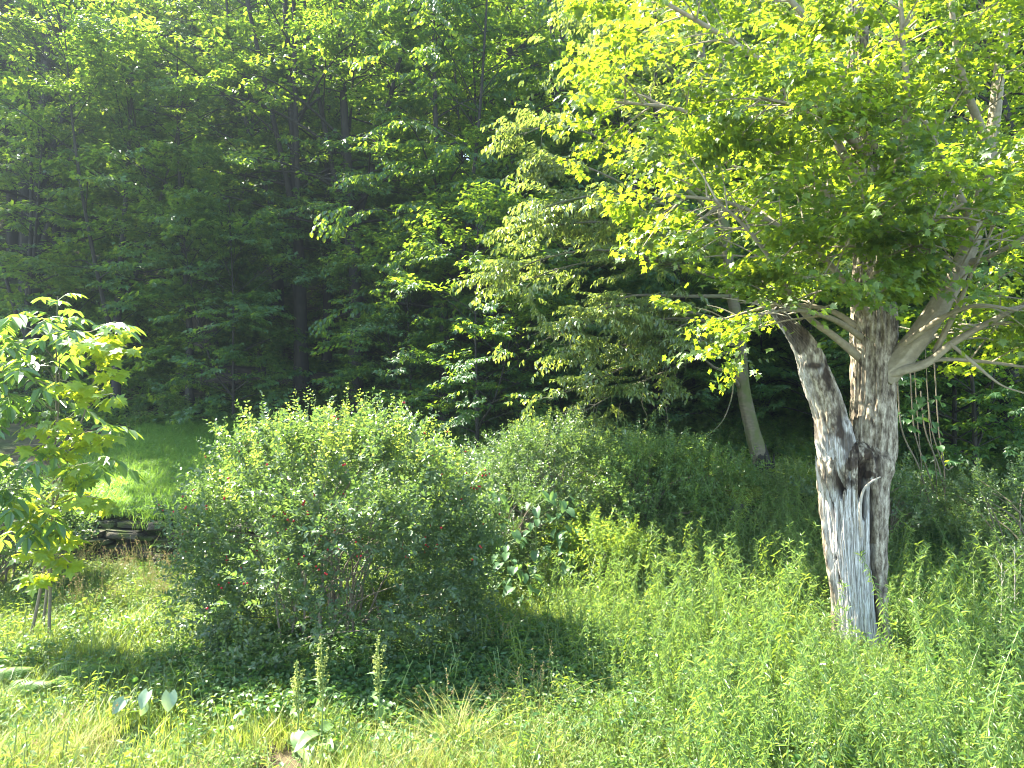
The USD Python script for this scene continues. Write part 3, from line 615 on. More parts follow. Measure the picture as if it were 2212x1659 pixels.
CL = {
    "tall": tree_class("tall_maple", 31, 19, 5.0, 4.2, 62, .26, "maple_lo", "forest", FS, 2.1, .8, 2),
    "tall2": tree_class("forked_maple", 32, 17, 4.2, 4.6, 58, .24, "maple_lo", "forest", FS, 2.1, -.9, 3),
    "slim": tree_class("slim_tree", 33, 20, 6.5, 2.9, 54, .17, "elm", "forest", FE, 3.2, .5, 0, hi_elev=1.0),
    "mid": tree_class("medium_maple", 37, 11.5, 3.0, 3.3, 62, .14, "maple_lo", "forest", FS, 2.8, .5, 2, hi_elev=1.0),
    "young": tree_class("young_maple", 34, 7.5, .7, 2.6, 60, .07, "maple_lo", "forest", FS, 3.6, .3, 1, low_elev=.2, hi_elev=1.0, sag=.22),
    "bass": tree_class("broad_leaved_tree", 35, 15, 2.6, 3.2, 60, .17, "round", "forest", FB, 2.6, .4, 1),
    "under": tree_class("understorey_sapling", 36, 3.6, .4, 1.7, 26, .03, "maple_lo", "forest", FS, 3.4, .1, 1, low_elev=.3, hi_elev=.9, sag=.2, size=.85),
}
KIND = {"mid": ("medium_maple", "tree"), "tall": ("forest_maple", "tree"), "tall2": ("forest_maple", "tree"), "slim": ("forest_tree", "tree"), "young": ("young_maple", "tree"), "bass": ("forest_tree", "tree"), "under": ("understorey_sapling", "sapling")}
PLACED = []
def plant(kind, x, y, rot, s, label, group=None, tilt=0.0):
    PLACED.append((x, y)); n, c = KIND[kind]
    return copy(n, CL[kind], label, c, gp(x, y, -.05), rot, s, group, tilt)
def plant_px(kind, px, d, rot, s, label, group=None, tilt=0.0):
    return plant(kind, (px - 1106) / 1609 * d, d, rot, s, label, group, tilt)
plant_px("mid", 250, 20.6, .4, 1.0, "medium maple with sunlit yellow top above the left saplings")
plant_px("mid", 410, 21.0, 2.6, .92, "medium maple left of the scaly straight trunk with layered crown")
plant_px("mid", 705, 24.0, 1.2, 1.15, "medium maple with bright crown top above the berry bush")
plant_px("mid", 60, 21.5, 5.1, .85, "medium maple at the left edge before the forked maple")
plant_px("mid", 1040, 22.5, 3.9, .95, "medium maple glowing yellow-green left of the elm crown")
# trees that the photograph lets one point to
plant_px("tall2", 652, 22, .6, .95, "forest maple with scaly straight trunk at the edge of the shaded lawn")
plant_px("tall", 768, 20.5, 2.2, .9, "dark thick-trunked maple just right of the scaly straight trunk")
plant_px("tall2", 70, 24, 4.0, 1.0, "forked maple at the far left edge of the forest")
plant_px("slim", 922, 29, 1.0, 1.0, "straight slim dark tree in the middle of the forest gap")
plant_px("tall2", 600, 30, 5.2, 1.05, "many-stemmed maple behind the scaly straight trunk")
plant_px("slim", 300, 26, 3.3, .9, "slim pale-trunked tree left of the broken stump in the forest")
plant_px("bass", 960, 19, 2.6, .92, "broad-leaved tree with rounded pale leaves at the top centre of the forest")
plant_px("tall", 1195, 25, .3, 1.1, "large dark maple behind the tips of the elm branches")
plant_px("young", 1030, 15.5, 1.3, .72, "young maple with layered sunlit sprays between the berry bush and the elm")
plant_px("young", 1120, 18.5, 2.0, 1.0, "taller young maple with bright top leaves behind the elm branch tips")
plant_px("young", 505, 19.8, 4.4, .8, "young maple with layered sprays left of the scaly straight trunk")
plant_px("young", 890, 18.6, 3.4, .7, "young maple overhanging the foot of the dark thick trunk")
plant_px("slim", 1890, 17, 2.2, .85, "slim tree behind the old broken maple")
plant_px("tall", 2180, 16.5, 1.7, .85, "maple with grey trunk at the right edge behind the old broken maple")
plant_px("young", 2060, 14.5, .4, .8, "young maple in the shade right of the old broken maple")
plant_px("young", 1760, 17.5, 2.7, .8, "young maple in the dark woods left behind the old broken maple")
plant_px("bass", 1420, 20, 1.1, .95, "broad-leaved tree in the dark woods behind the elm branches")
rng = np.random.default_rng(44)
def scatter_trees(n, kinds, ylo, yhi, gap, label, group, edge=.80, extra=6.0, smin=.85, smax=1.15, tries=4000, xlo=None, xhi=None):
    made = 0
    for _ in range(tries):
        if made >= n: break
        y = ylo + (yhi - ylo) * rng.random(); hw = edge * y + extra; x = rng.uniform(-hw if xlo is None else xlo, hw if xhi is None else xhi)
        if any((x - a) ** 2 + (y - b) ** 2 < gap * gap for a, b in PLACED): continue
        plant(str(rng.choice(kinds)), x, y, rng.uniform(0, 6.28), rng.uniform(smin, smax), label, group, rng.normal(0, .03)); made += 1
scatter_trees(84, ["tall", "tall", "tall2", "slim", "bass"], 28, 44, 2.8, "forest tree on the shaded hillside among many alike", "trees on the forest hillside")
scatter_trees(125, ["tall", "tall2", "mid"], 43, 92, 4.0, "distant forest tree high up the hillside", "distant trees up the hillside", .80, 6)
NTH = "leftmost second third fourth fifth sixth seventh eighth ninth tenth eleventh twelfth thirteenth fourteenth fifteenth sixteenth seventeenth eighteenth nineteenth twentieth".split()
def nth(i): return "leftmost" if i == 0 else NTH[i] + " from the left"
def row_of(kind, n, ylo, yhi, gap, what, group, x_at, smin, smax):
    """A few of a kind, scattered, then planted from left to right so that each label can say which."""
    got = []
    for _ in range(4000):
        if len(got) >= n: break
        y = rng.uniform(ylo, yhi); x = y * (x_at(rng.random()) - 1106) / 1609
        if all((x - a) ** 2 + (y - b) ** 2 > gap * gap for a, b in PLACED + got): got.append((x, y))
    for i, (x, y) in enumerate(sorted(got, key=lambda p: p[0] / p[1])):
        plant(kind, x, y, rng.uniform(0, 6.28), rng.uniform(smin, smax), f"{nth(i)} of the {what}", group, rng.normal(0, .03))
row_of("young", 12, 24, 38, 2.4, "young maples growing under the forest trees", "young maples under the forest", lambda r: 2400 * r - 100, .7, 1.1)
row_of("young", 7, 17, 22, 2.0, "young maples behind the elm and the old maple", "young maples at the edge of the woods", lambda r: 980 + 1250 * r, .6, .95)
row_of("under", 18, 20.5, 30, 1.6, "small saplings on the dark forest floor", "saplings on the forest floor", lambda r: 2300 * r - 50, .5, 1.1)
row_of("young", 8, 40, 56, 2.5, "young trees high on the hillside at the far left", "young trees high on the left", lambda r: 20 + 330 * r, 1.0, 1.5)
# left of the frame: the same wood goes on and shades the lawn
LEFT, RIGHT = [], []
for (x, y, k, s) in ((-22.5, 25, "tall", 1.0), (-26, 28, "tall", 1.1)):
    LEFT.append((x, y, k, s))
for i, (x, y, k, s) in enumerate(sorted(LEFT, key=lambda p: p[0] / p[1])):
    plant(k, x, y, x * 1.7, s, f"{nth(i)} of the tall trees on the wooded slope left of the lawn", "trees left of the lawn")
for (x, y, k, s) in ((11.5, 15, "tall2", .9), (13, 20, "tall", 1), (9.6, 19.5, "slim", .95), (15.5, 16, "tall", 1.0), (8.2, 13.2, "young", .8)):
    RIGHT.append((x, y, k, s))
for i, (x, y, k, s) in enumerate(sorted(RIGHT, key=lambda p: p[0] / p[1])):
    plant(k, x, y, x * 1.7, s, f"{nth(i)} of the trees in the woods right behind the old maple", "trees at the right of the clearing")

# broken forest stump, fallen log, mossy boulder
rng = np.random.default_rng(5)
sx, sy = (440 - 1106) / 1609 * 25.5, 25.5
st = thing("broken_stump", "tall broken grey stump standing in the forest above the lawn", "stump", gp(sx, sy, -.1))
hh = np.linspace(0, 1.9, 24); v, f = tube(np.stack([0 * hh, 0 * hh, hh], 1), .42 - .05 * hh + .15 * np.exp(-hh / .3), 30, True, bark_disp(.05, 20, 1.2, 8))
v[-32:-2, 2] += rng.uniform(-.35, .25, 30)
obj("trunk", (v, f), M["bark"], st, smooth=True)
for q in range(5):
    aa = rng.uniform(0, 6.28); obj("splinter", tube(curve([(.33 * math.cos(aa), .33 * math.sin(aa), 1.6), (.34 * math.cos(aa), .34 * math.sin(aa), 2.0), (.3 * math.cos(aa), .3 * math.sin(aa), 2.2 + .2 * rng.random())], 5), np.linspace(.06, .008, 5), 5), M["bark"], st)
lx, ly = (570 - 1106) / 1609 * 22.5, 22.5
lg = thing("fallen_log", "dark rotten log lying on the forest floor behind the lawn", "log", gp(lx, ly, .28))
obj("trunk", tube(curve([(-2.6, .3, -.05), (-1, 0, .05), (.6, -.1, 0), (2.4, -.3, -.1)], 40), np.linspace(.34, .22, 40), 20, True, bark_disp(.05, 14, 1.5, 4)), M["log"], lg, smooth=True)
for (x, L) in ((-1.8, .8), (.2, .6), (1.5, .9)):
    obj("branch_stub", tube(curve([(x, 0, .1), (x - .2, -.3, .4), (x - .25, -.4, .3 + L)], 8), np.linspace(.07, .02, 8), 7), M["log"], lg, smooth=True)
bx, by = (1578 - 1106) / 1609 * 12.6, 12.6
bo = thing("mossy_boulder", "moss-covered boulder among the weeds left of the leaning elm foot", "boulder", gp(bx, by, .12))
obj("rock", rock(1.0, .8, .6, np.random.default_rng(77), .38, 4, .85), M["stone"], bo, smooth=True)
v, f = rock(1.04, .84, .64, np.random.default_rng(77), .38, 4, .85)
mm = f[(v[f][:, :, 2].mean(1) > .0 + .12 * (meshkit.noise(v[f].mean(1) * 6, 3) - .3))]
obj("moss_cap", (v + np.array([0, 0, .03]), mm), M["moss"], bo, smooth=True)

# ---------------------------------------------------------------- the berry bush
def shrub(name, label, loc, rx, ry, h, n, mat, size, seed, shoots=0, berries=0, parent_cat="shrub", low=.0, twn=9, L=.30, lump=.35, inner=.25, shape="small", per=26, clump=.30):
    rng = np.random.default_rng(seed); t = thing(name, label, parent_cat, loc)
    tw = [shrub_twig(rng, L, size, twn) for _ in range(8)]
    nc = max(14, n // per); cd = unit(rng.normal(0, 1, (nc * 3, 3))); cd = cd[cd[:, 2] > -.80 + low][:nc]; zneg = np.minimum(cd[:, 2], 0); full = np.minimum(1 / np.sqrt(np.maximum(1 - zneg ** 2, .1)), 1.55) * (1 - .10 * (zneg / .8) ** 2)
    crad = (1 + lump * 2 * (meshkit.fbm(cd * 1.6 + seed, 3, seed) - .5)) * (1 - inner * rng.random(len(cd)) ** 1.5)
    cp = cd * np.stack([full, full, full * 0 + 1], 1) * crad[:, None] * [rx, ry, h * .55] + [0, 0, h * .47]; csz = clump * rng.uniform(.6, 1.3, len(cp))
    pick = rng.integers(0, len(cp), n); ball = unit(rng.normal(0, 1, (n, 3))); ball[:, 2] = ball[:, 2] * .8 + .15
    p = cp[pick] + ball * (csz[pick] * rng.random(n) ** .45)[:, None]; p[:, 2] = np.maximum(p[:, 2], .06); d = unit(ball + cd[pick] * .8)
    dirs = unit(d * [1, 1, .6] + rng.normal(0, .45, d.shape) + [0, 0, .35])
    lv = spread(tw, rng, dirs, rng.normal(0, .4, d.shape) + [0, 0, 1], p, rng.uniform(.7, 1.2, len(d)))
    VF, tn = lv.mesh(shape, rng); obj("foliage", VF, M[mat], t, tint=tn)
    stems = []
    for q in range(46):
        k = rng.integers(0, len(d)); b = np.array([rng.normal(0, rx * .16), rng.normal(0, ry * .16), -.05])
        stems.append(tube(curve([b, b * 1.3 + (p[k] - b) * [.35, .35, .7], p[k]], 9), np.linspace(.016, .004, 9), 5, False))
    obj("stems", join(stems), M["twig"], t, kind="stuff")
    if shoots:
        ps, ds, st = [], [], []
        for q in range(shoots):
            aa = rng.uniform(0, 6.28); rr = rng.random() ** .6; x, y = rx * .85 * rr * math.cos(aa), ry * .85 * rr * math.sin(aa)
            dd = unit(np.array([x / rx, y / ry, 0]) * .45 + rng.normal(0, .16, 3) + [0, 0, 1]); z0 = h * .47 + h * .5 * math.sqrt(max(0, 1 - rr * rr * .8))
            Ls = rng.uniform(.2, .65); b = np.array([x, y, z0 - .12]); st.append(tube(curve([b, b + dd * Ls * .5, b + dd * Ls + [.03, 0, 0]], 6), np.linspace(.006, .002, 6), 4, False))
            for w in np.linspace(.0, 1, 8):
                ps.append(b + dd * Ls * w); ds.append(dd)
        tw2 = [shrub_twig(rng, .12, size * .85, 3) for _ in range(5)]
        ds = np.array(ds); lv2 = spread(tw2, rng, ds + rng.normal(0, .25, ds.shape), rng.normal(0, 1, ds.shape), np.array(ps), rng.uniform(.6, 1.0, len(ps)))
        VF, tn = lv2.mesh(shape, rng); obj("young_shoots", VF, M["shoot"], t, tint=tn, kind="stuff", label="pale yellow-green upright young shoots"); obj("shoot_stems", join(st), M["greenstem"], t, kind="stuff")
    if berries:
        ico = trimesh.creation.icosphere(1)
        ok = np.where((d[:, 1] < .25) & (p[:, 2] > h * .33))[0]; ok = ok[np.argsort(meshkit.noise(p[ok] * 2.2, 3))[::-1][:berries * 2]]; ok = ok[rng.permutation(len(ok))[:berries]]
        for c in ok:
            q = p[c] + dirs[c] * rng.uniform(.08, .26)
            obj("berry", (ico.vertices * rng.uniform(.010, .014) + q, ico.faces), M["berry"], t, smooth=True)
            if rng.random() < .5: obj("berry", (ico.vertices * rng.uniform(.010, .013) + q + rng.normal(0, .02, 3), ico.faces), M["berry"], t, smooth=True)
    return t
shrub("honeysuckle_bush", "large rounded berry bush with red berries and pale upright shoots", gp(-2.0, 8.75), 1.64, 1.6, 2.5, 4000, "bush", .062, 61, 150, 200, inner=.34, per=24, clump=.31, lump=.28)

# shrubs and broad-leaved plants on the bank
shrub("bank_shrub", "grey-green small-leaved shrub on the bank behind the berry bush", gp(.75, 12.3), 1.2, .9, 1.5, 1700, "bush", .055, 62, 14)
shrub("bank_shrub", "light green small-leaved shrub below the hanging elm twigs", gp(2.0, 12.0), .9, .7, 1.3, 1200, "rod", .05, 63, 14)
shrub("bank_shrub", "low dark shrub between the berry bush and the bank", gp(.0, 11.3), .8, .6, 1.0, 600, "bush", .045, 64, 5)
shrub("bank_shrub", "bushy green shrub in front of the shaded woods by the elm foot", gp(3.0, 12.4), .8, .6, 1.0, 800, "rod", .06, 65, 4)
shrub("bank_shrub", "yellow-green low shrub at the edge of the goldenrod patch", gp(1.25, 10.6), .55, .5, .75, 420, "weed", .06, 66, 0)
shrub("roadside_shrub", "dark leafy shrub at the left edge behind the saplings", gp(-7.5, 10.6), 1.0, .9, 1.6, 700, "bush", .07, 67, 0)
shrub("roadside_shrub", "dark bramble-like shrub at the right edge behind the goldenrods", gp(7.6, 10.6), 1.2, 1.0, 1.5, 700, "bush", .055, 68, 0)
shrub("roadside_shrub", "shaded low shrub just right of the old trunk", gp(5.6, 11.6), 1.0, .8, .9, 500, "bush", .06, 69, 0)

def stem_leaves(n, h, f, seed, size, droop=.5, shape="lance", tuft=0, spiral=2.4, taper=.55, bow=.0, start=.08, petiole=.0):
    """Leaves in a spiral up a bowed stem: (stem mesh, leaves)."""
    rng = np.random.default_rng(seed); bx = rng.normal(0, bow, 2)
    pt = lambda u: np.array([bx[0] * u * u, bx[1] * u * u, h * u])
    R, t, k = [], [], []
    for i in range(n):
        u = start + (1 - start) * (i + rng.random() * .6) / n; az = i * spiral + rng.normal(0, .25); up = f * (1 - .2 * u) + rng.normal(0, .12)
        d = unit(np.array([math.cos(az), math.sin(az), up])); d2 = unit(d - [0, 0, droop * rng.random()])
        R.append(frame(d2, rng.normal(0, .25, 3) + [0, 0, 1])); t.append(pt(u) + d * petiole); k.append(size * rng.uniform(.75, 1.1) * (1 - taper * u))
    for i in range(tuft):
        az = i * 2.4; d = unit(np.array([math.cos(az), math.sin(az), rng.uniform(.5, 1.6)])); R.append(frame(d, rng.normal(0, .3, 3) + [0, 0, 1])); t.append(pt(1.0 - .04 * rng.random())); k.append(size * rng.uniform(.4, .75))
    st = tube(np.array([pt(u) for u in np.linspace(0, 1, 7)]), np.linspace(.006, .002, 7), 4, False)
    return st, Leaves(R, t, k)

# ---------------------------------------------------------------- goldenrods
RODS = []
for q in range(6):
    K = klass(f"goldenrod_kind_{q:03d}"); h = (1.15, 1.0, 1.25, .9, 1.05, .8)[q]
    st, lv = stem_leaves((62, 54, 68, 50, 58, 46)[q], h, .25, 80 + q, .135, 1.3, tuft=6, bow=.17)
    obj("stem", st, M["greenstem"], K); VF, tn = lv.mesh("lance", np.random.default_rng(q)); obj("leaves", VF, M["rod"], K, tint=tn); RODS.append((K, st, lv, "lance", "rod"))
for q, (h, n, shp, mt, sz, bw, f_) in enumerate(((.95, 40, "elm", "weed", .085, .12, .35), (1.1, 60, "lance", "rod", .12, .42, .3), (.7, 34, "elm", "bush", .075, .2, .2), (1.2, 44, "lance", "weed", .15, .28, .1))):
    K = klass(f"tall_weed_kind_{q:03d}"); st, lv = stem_leaves(n, h, f_, 180 + q, sz, 1.2, tuft=5, bow=bw, petiole=.015)
    obj("stem", st, M["greenstem"], K); VF, tn = lv.mesh(shp, np.random.default_rng(q)); obj("leaves", VF, M[mt], K, tint=tn); RODS.append((K, st, lv, shp, mt))
rng = np.random.default_rng(71)
def rod_ok(x, y):
    px = 1106 + x / y * 1609
    edge = np.interp(y, [5, 6, 7, 8, 9, 10, 11, 12], [1560, 1500, 1330, 1230, 1240, 1260, 1330, 1400])
    clear = np.hypot((x - 3.98) / .55, (y - 8.35) / .55) > 1 and not (abs(x - 3.95) < .42 and 7.3 < y < 8.6)
    back = y < 12.4 - .55 * max(0, x - 2.6) or (y < 9.2 and x > 4.3)
    return px + rng.normal(0, 45) > edge and clear and back and abs(px - 1106) < 1200
def PX0(x, y): return 1106 + x / y * 1609
spots = []
for _ in range(20000):
    if len(spots) >= 900: break
    y = rng.uniform(4.9, 12.4); x = rng.uniform(.2, y * .74)
    if rod_ok(x, y) and all((x - a) ** 2 + (y - b) ** 2 < 99 and (x - a) ** 2 + (y - b) ** 2 > .0115 for a, b in spots): spots.append((x, y))
spots.sort(key=lambda s: s[1])
grp = "goldenrods in the clearing"
for n, (x, y) in enumerate(spots[:290]):
    sc_ = rng.uniform(.5, 1.08) * np.interp(PX0(x, y), [1250, 1600], [.72, 1.0])
    if abs(PX0(x, y) - 1855) < 120 and y < 8.5: sc_ = min(sc_, max(.2, (3 - .338 * y) / 1.12))
    k_ = rng.integers(0, 6) if rng.random() < .68 else rng.integers(6, 10)
    if k_ < 6: copy("goldenrod_plant", RODS[k_][0], "tall leafy green goldenrod stalk standing in the sunny weed patch", "goldenrod", gp(x, y), rng.uniform(0, 6.28), sc_, grp, rng.normal(0, .16))
    else: copy("tall_weed", RODS[k_][0], "bent leafy weed growing among the goldenrod stalks", "weed", gp(x, y), rng.uniform(0, 6.28), sc_, "weeds among the goldenrods", rng.normal(0, .2))
for (px, d, sc, lb) in ((1893, 7.75, .85, "lone tall goldenrod stalk rising in front of the right side of the old trunk"), (1925, 8.1, .95, "goldenrod with pale top leaves just right of the old trunk's foot"), (1990, 7.6, 1.1, "tallest goldenrod right of the old trunk"), (1640, 8.9, 1.0, "tall goldenrod left of the old trunk at the back of the patch")):
    x = (px - 1106) / 1609 * d; copy("goldenrod_plant", RODS[2][0], lb, "goldenrod", gp(x, d), px * 1.3, sc, grp)
def instancer(name, protos, pos, rot, scl, idx, label, cat, tilt=None):
    """One piece of ground cover: prototypes placed by a PointInstancer. protos: lists of (mesh, material, tint)."""
    pi = UsdGeom.PointInstancer.Define(stage, numbered("/World/" + name)); prim = tag(pi, label, cat, None, "stuff"); rels = []
    for n, pr in enumerate(protos):
        px = UsdGeom.Xform.Define(stage, f"{pi.GetPath()}/tuft_{n:03d}"); rels.append(px.GetPath())
        for VF, mt, tn in pr: obj("blades", VF, M[mt], px.GetPrim(), tint=tn)
    pi.CreatePrototypesRel().SetTargets(rels)
    pi.CreatePositionsAttr(Vt.Vec3fArray.FromNumpy(np.asarray(pos, np.float32)))
    pi.CreateProtoIndicesAttr(Vt.IntArray.FromNumpy(np.asarray(idx, np.int32)))
    tl = np.random.default_rng(len(pos)).normal(0, .08, len(pos)) if tilt is None else tilt
    h = np.asarray(rot) / 2; qz = np.stack([np.cos(h), 0 * h, 0 * h, np.sin(h)], 1); c, s = np.cos(tl / 2), np.sin(tl / 2)
    qq = np.stack([qz[:, 0] * c, qz[:, 0] * s, qz[:, 3] * s, qz[:, 3] * c], 1)
    pi.CreateOrientationsAttr(Vt.QuathArray([Gf.Quath(*map(float, r)) for r in qq]))
    pi.CreateScalesAttr(Vt.Vec3fArray.FromNumpy(np.repeat(np.asarray(scl, np.float32)[:, None], 3, 1)))
    return prim
rest = spots[290:]
instancer("goldenrod_patch", [[(st, "greenstem", None), (*(lambda m: (m[0], mt_, m[1]))(lv.mesh(sh_, np.random.default_rng(5))),)] for _, st, lv, sh_, mt_ in RODS],
          [gp(*s) for s in rest], rng.uniform(0, 6.28, len(rest)), rng.uniform(.6, 1.0, len(rest)), rng.choice(10, len(rest), p=[.11] * 6 + [.085] * 4), "mass of goldenrod stalks filling the back of the sunny weed patch", "goldenrods")

# ---------------------------------------------------------------- grasses and weeds
def blades(n, h, spreadr, w, seed, lean=.5, flat=0.0):
    rng = np.random.default_rng(seed); V, F = [], []
    for i in range(n):
        a, r = rng.uniform(0, 6.28), spreadr * math.sqrt(rng.random()); b = np.array([r * math.cos(a), r * math.sin(a), 0]); az = rng.uniform(0, 6.28); d = np.array([math.cos(az), math.sin(az), 0]); hh = h * rng.uniform(.5, 1.15); ln = lean * rng.uniform(.2, 1.4) * hh
        s = np.array([-d[1], d[0], 0]) * w * rng.uniform(.6, 1.2) / 2; o = len(V)
        for u, ww in ((0, .8), (.4, 1), (.75, .7)):
            c = b + d * ln * u * u + [0, 0, hh * u * (1 - flat * u * .6)]; V += [c - s * ww, c + s * ww]
        V.append(b + d * ln + [0, 0, hh * (1 - flat * .75)])
        F += [(o, o + 1, o + 3), (o, o + 3, o + 2), (o + 2, o + 3, o + 5), (o + 2, o + 5, o + 4), (o + 4, o + 5, o + 6)]
    return (np.array(V), np.array(F)), np.repeat(rng.random(n), 7)

def panicles(n, h, spreadr, seed, size=.014):
    """Thin stalks with open seed heads: (stalks, seeds)."""
    rng = np.random.default_rng(seed); S, R, t, k = [], [], [], []
    for i in range(n):
        b = np.array([rng.normal(0, spreadr), rng.normal(0, spreadr), 0]); az = rng.uniform(0, 6.28); hh = h * rng.uniform(.7, 1.1); d = np.array([math.cos(az), math.sin(az), 0]) * hh * rng.uniform(.1, .5)
        c = curve([b, b + d * .3 + [0, 0, hh * .6], b + d + [0, 0, hh]], 6); S.append(tube(c, np.linspace(.0028, .0012, 6), 3, False))
        for j in range(16):
            u = rng.uniform(.62, 1.0); p = b + d * u * u + [0, 0, hh * u]; ww = unit(rng.normal(0, 1, 3) + [0, 0, .5]); p2 = p + ww * (1.05 - u) * hh * .18 * rng.random()
            R.append(frame(ww, rng.normal(0, 1, 3))); t.append(p2); k.append(size * rng.uniform(.7, 1.4))
    VF, tn = Leaves(R, t, k).mesh("small", rng)
    return join(S), (VF, tn)

def leafy(nst, h, r, size, shape, seed, nl=11, f=.35, petiole=.015):
    S, L = [], []; rng = np.random.default_rng(seed)
    for i in range(nst):
        o = np.array([rng.normal(0, r), rng.normal(0, r), 0]); st, lv = stem_leaves(nl, h * rng.uniform(.55, 1.15), f, seed * 37 + i, size, .7, taper=.45, bow=.08, petiole=petiole)
        S.append((st[0] * [1, 1, 1] + o, st[1])); lv.t = lv.t + o; L.append(lv)
    VF, tn = merge(L).mesh(shape, rng)
    return join(S), (VF, tn)

def carpet(n, r, size, shape, seed, h=.16, tiltk=.5):
    rng = np.random.default_rng(seed); a = rng.uniform(0, 6.28, n); rr = r * np.sqrt(rng.random(n))
    t = np.stack([rr * np.cos(a), rr * np.sin(a), rng.uniform(.01, h, n)], 1); b = rng.uniform(0, 6.28, n)
    f = np.stack([np.cos(b), np.sin(b), rng.normal(-.1, tiltk * .5, n)], 1)
    return Leaves(frame(f, rng.normal(0, tiltk, (n, 3)) + [0, 0, 1]), t, size * rng.uniform(.6, 1.2, n)).mesh(shape, rng)

def open_spots(x, y):
    """Short growth round the single plants of the foreground."""
    k = 1.0
    for px, dd in ((692, 6.0), (640, 6.1), (815, 6.35), (367, 6.4), (320, 6.4), (268, 6.4)):
        k = k * (1 - .93 * np.exp(-((x - (px - 1106) / 1609 * dd) / .20) ** 2 - ((y - dd + .22) / .42) ** 2))
    return k
def cover(name, n, ok, protos, label, cat, s=(.8, 1.2), seed=0, ylo=4.7, yhi=12, w=.74):
    rng = np.random.default_rng(900 + seed); y = np.sqrt(rng.uniform(ylo ** 2, yhi ** 2, n * 12)); x = rng.uniform(-1, 1, n * 12) * (w * y + .3)
    d = np.clip(ok(x, y), 0, 1) * open_spots(x, y); m = rng.random(len(x)) < d; x, y = x[m][:n], y[m][:n]
    print(name, len(x))
    return instancer(name, protos, np.stack([x, y, gz(x, y)], 1), rng.uniform(0, 6.28, len(x)), rng.uniform(*s, len(x)), rng.integers(0, len(protos), len(x)), label, cat)
def PX(x, y): return 1106 + x / y * 1609
def bushd(x, y): return np.hypot((x + 2.0) / 1.75, (y - 8.6) / 1.65)
noisy = lambda x, y, s, sd: meshkit.fbm(np.stack([x * s, y * s, 0 * x], -1), 3, sd)
shade = lambda x, y: 1 - smooth(.9, 1.5, np.hypot((x + 1.0) / 2.0, (y - 7.85) / 1.05))      # where the ground ivy grows, round the bush
rodzone = lambda x, y: smooth(-60, 60, PX(x, y) - np.interp(y, [5, 6, 7, 8, 9, 10, 11, 12], [1560, 1500, 1330, 1230, 1240, 1260, 1330, 1400]))
def one(VFt, mt): return [(VFt[0], mt, VFt[1])]
def two(a, mt): return [(a[0], "greenstem", None), (a[1][0], mt, a[1][1])]

GR = [one(blades(46, .24, .20, .007, 200 + i, .9), "grass") for i in range(4)]
cover("meadow_grass", 2100, lambda x, y: (1 - .8 * shade(x, y)) * (1 - .8 * rodzone(x, y)) * (y < 11.7) * (.35 + smooth(.35, .65, noisy(x, y, .9, 3))) * (.5 + .5 * smooth(8.5, 6.5, y)), GR, "yellow-green meadow grass in the sunny foreground clearing", "grass", (.6, 1.15), 1)
ST = [one(blades(34, .32, .22, .005, 220 + i, 1.1), "straw") for i in range(3)]
cover("dry_grass", 420, lambda x, y: smooth(6.9, 5.2, y) * smooth(1250, 1150, PX(x, y)) * (.25 + smooth(.4, .6, noisy(x, y, 1.2, 6))) + .05 * (y > 9.2) * (y < 11.6) * (PX(x, y) > 120) * (PX(x, y) < 380) + .05 * (y < 8), ST, "straw-coloured dry grass along the bottom of the clearing", "dry grass", (.5, 1.0), 2)
PN = []
for i in range(3):
    s_, (vf, tn) = panicles(7, .75, .10, 240 + i); PN.append([(s_, "seed", None), (vf, "tan", tn)])
cover("seeding_grass", 260, lambda x, y: .45 * (y > 9.3) * (y < 11.5) * (PX(x, y) > 110) * (PX(x, y) < 420) + .05 * smooth(6.8, 5.6, y) * smooth(1250, 1100, PX(x, y)), PN, "thin grass stalks with tan seed heads", "grass", (.6, 1.05), 3)
WD = [two(leafy(8, .26, .12, .055, "elm", 260 + i), "weed") for i in range(5)]
cover("leafy_weeds", 5200, lambda x, y: (1 - .75 * shade(x, y)) * (1 - .2 * rodzone(x, y)) * (y < 11.9) * (.25 + .9 * smooth(.35, .6, noisy(x, y, .8, 12))) * (.55 + .45 * smooth(-1, .5, x)), WD, "low yellow-green leafy weeds covering the sunny clearing", "weeds", (.55, 1.15), 4)
IV = [one(carpet(80, .26, .055, "round", 280 + i, .22), "ivy") for i in range(4)]
cover("ground_ivy", 2300, lambda x, y: np.clip(shade(x, y) + .06 + .5 * (y > 9) * (x > 4.5), 0, 1) * (y < 12) * (1 - .5 * smooth(6.4, 5.4, y)), IV, "dark green ground-cover leaves around the foot of the berry bush", "ground cover", (.7, 1.2), 5)
SW = [two(leafy(4, .42, .08, .10, "lance", 300 + i, 12, .45), "weed") for i in range(3)]
SW2 = [two(leafy(3, .40, .08, .09, "elm", 310 + i, 9, .4), "ivy") for i in range(3)]
cover("upright_herbs", 420, lambda x, y: np.exp(-(((x - .6) / 1.6) ** 2 + ((y - 7.2) / 1.3) ** 2)) + .12 + .3 * (PX(x, y) < 420) * (y < 9.5), SW + SW2, "upright green herbs growing between the bush and the goldenrods", "herbs", (.6, 1.2), 6)
LW = [one(blades(110, .17, .26, .009, 320 + i, .9), "lawn") for i in range(3)] + [one(carpet(80, .25, .05, "round", 330 + i, .12, .7), "lawn") for i in range(3)]
cover("lawn_grass", 5200, lambda x, y: smooth(12.25, 12.5, y) * smooth(20.6, 19.2, y) * smooth(-.5, -1.8, x) * smooth(-10, -8, x), LW, "short shaded lawn of grass and clover above the stone wall", "lawn", (.7, 1.2), 7, 12.2, 21, .6)
FL = [one(carpet(70, .34, .10, "maple_lo", 340 + i, .26), "forest") for i in range(3)] + [two(leafy(6, .4, .14, .10, "round", 350 + i), "forest") for i in range(3)]
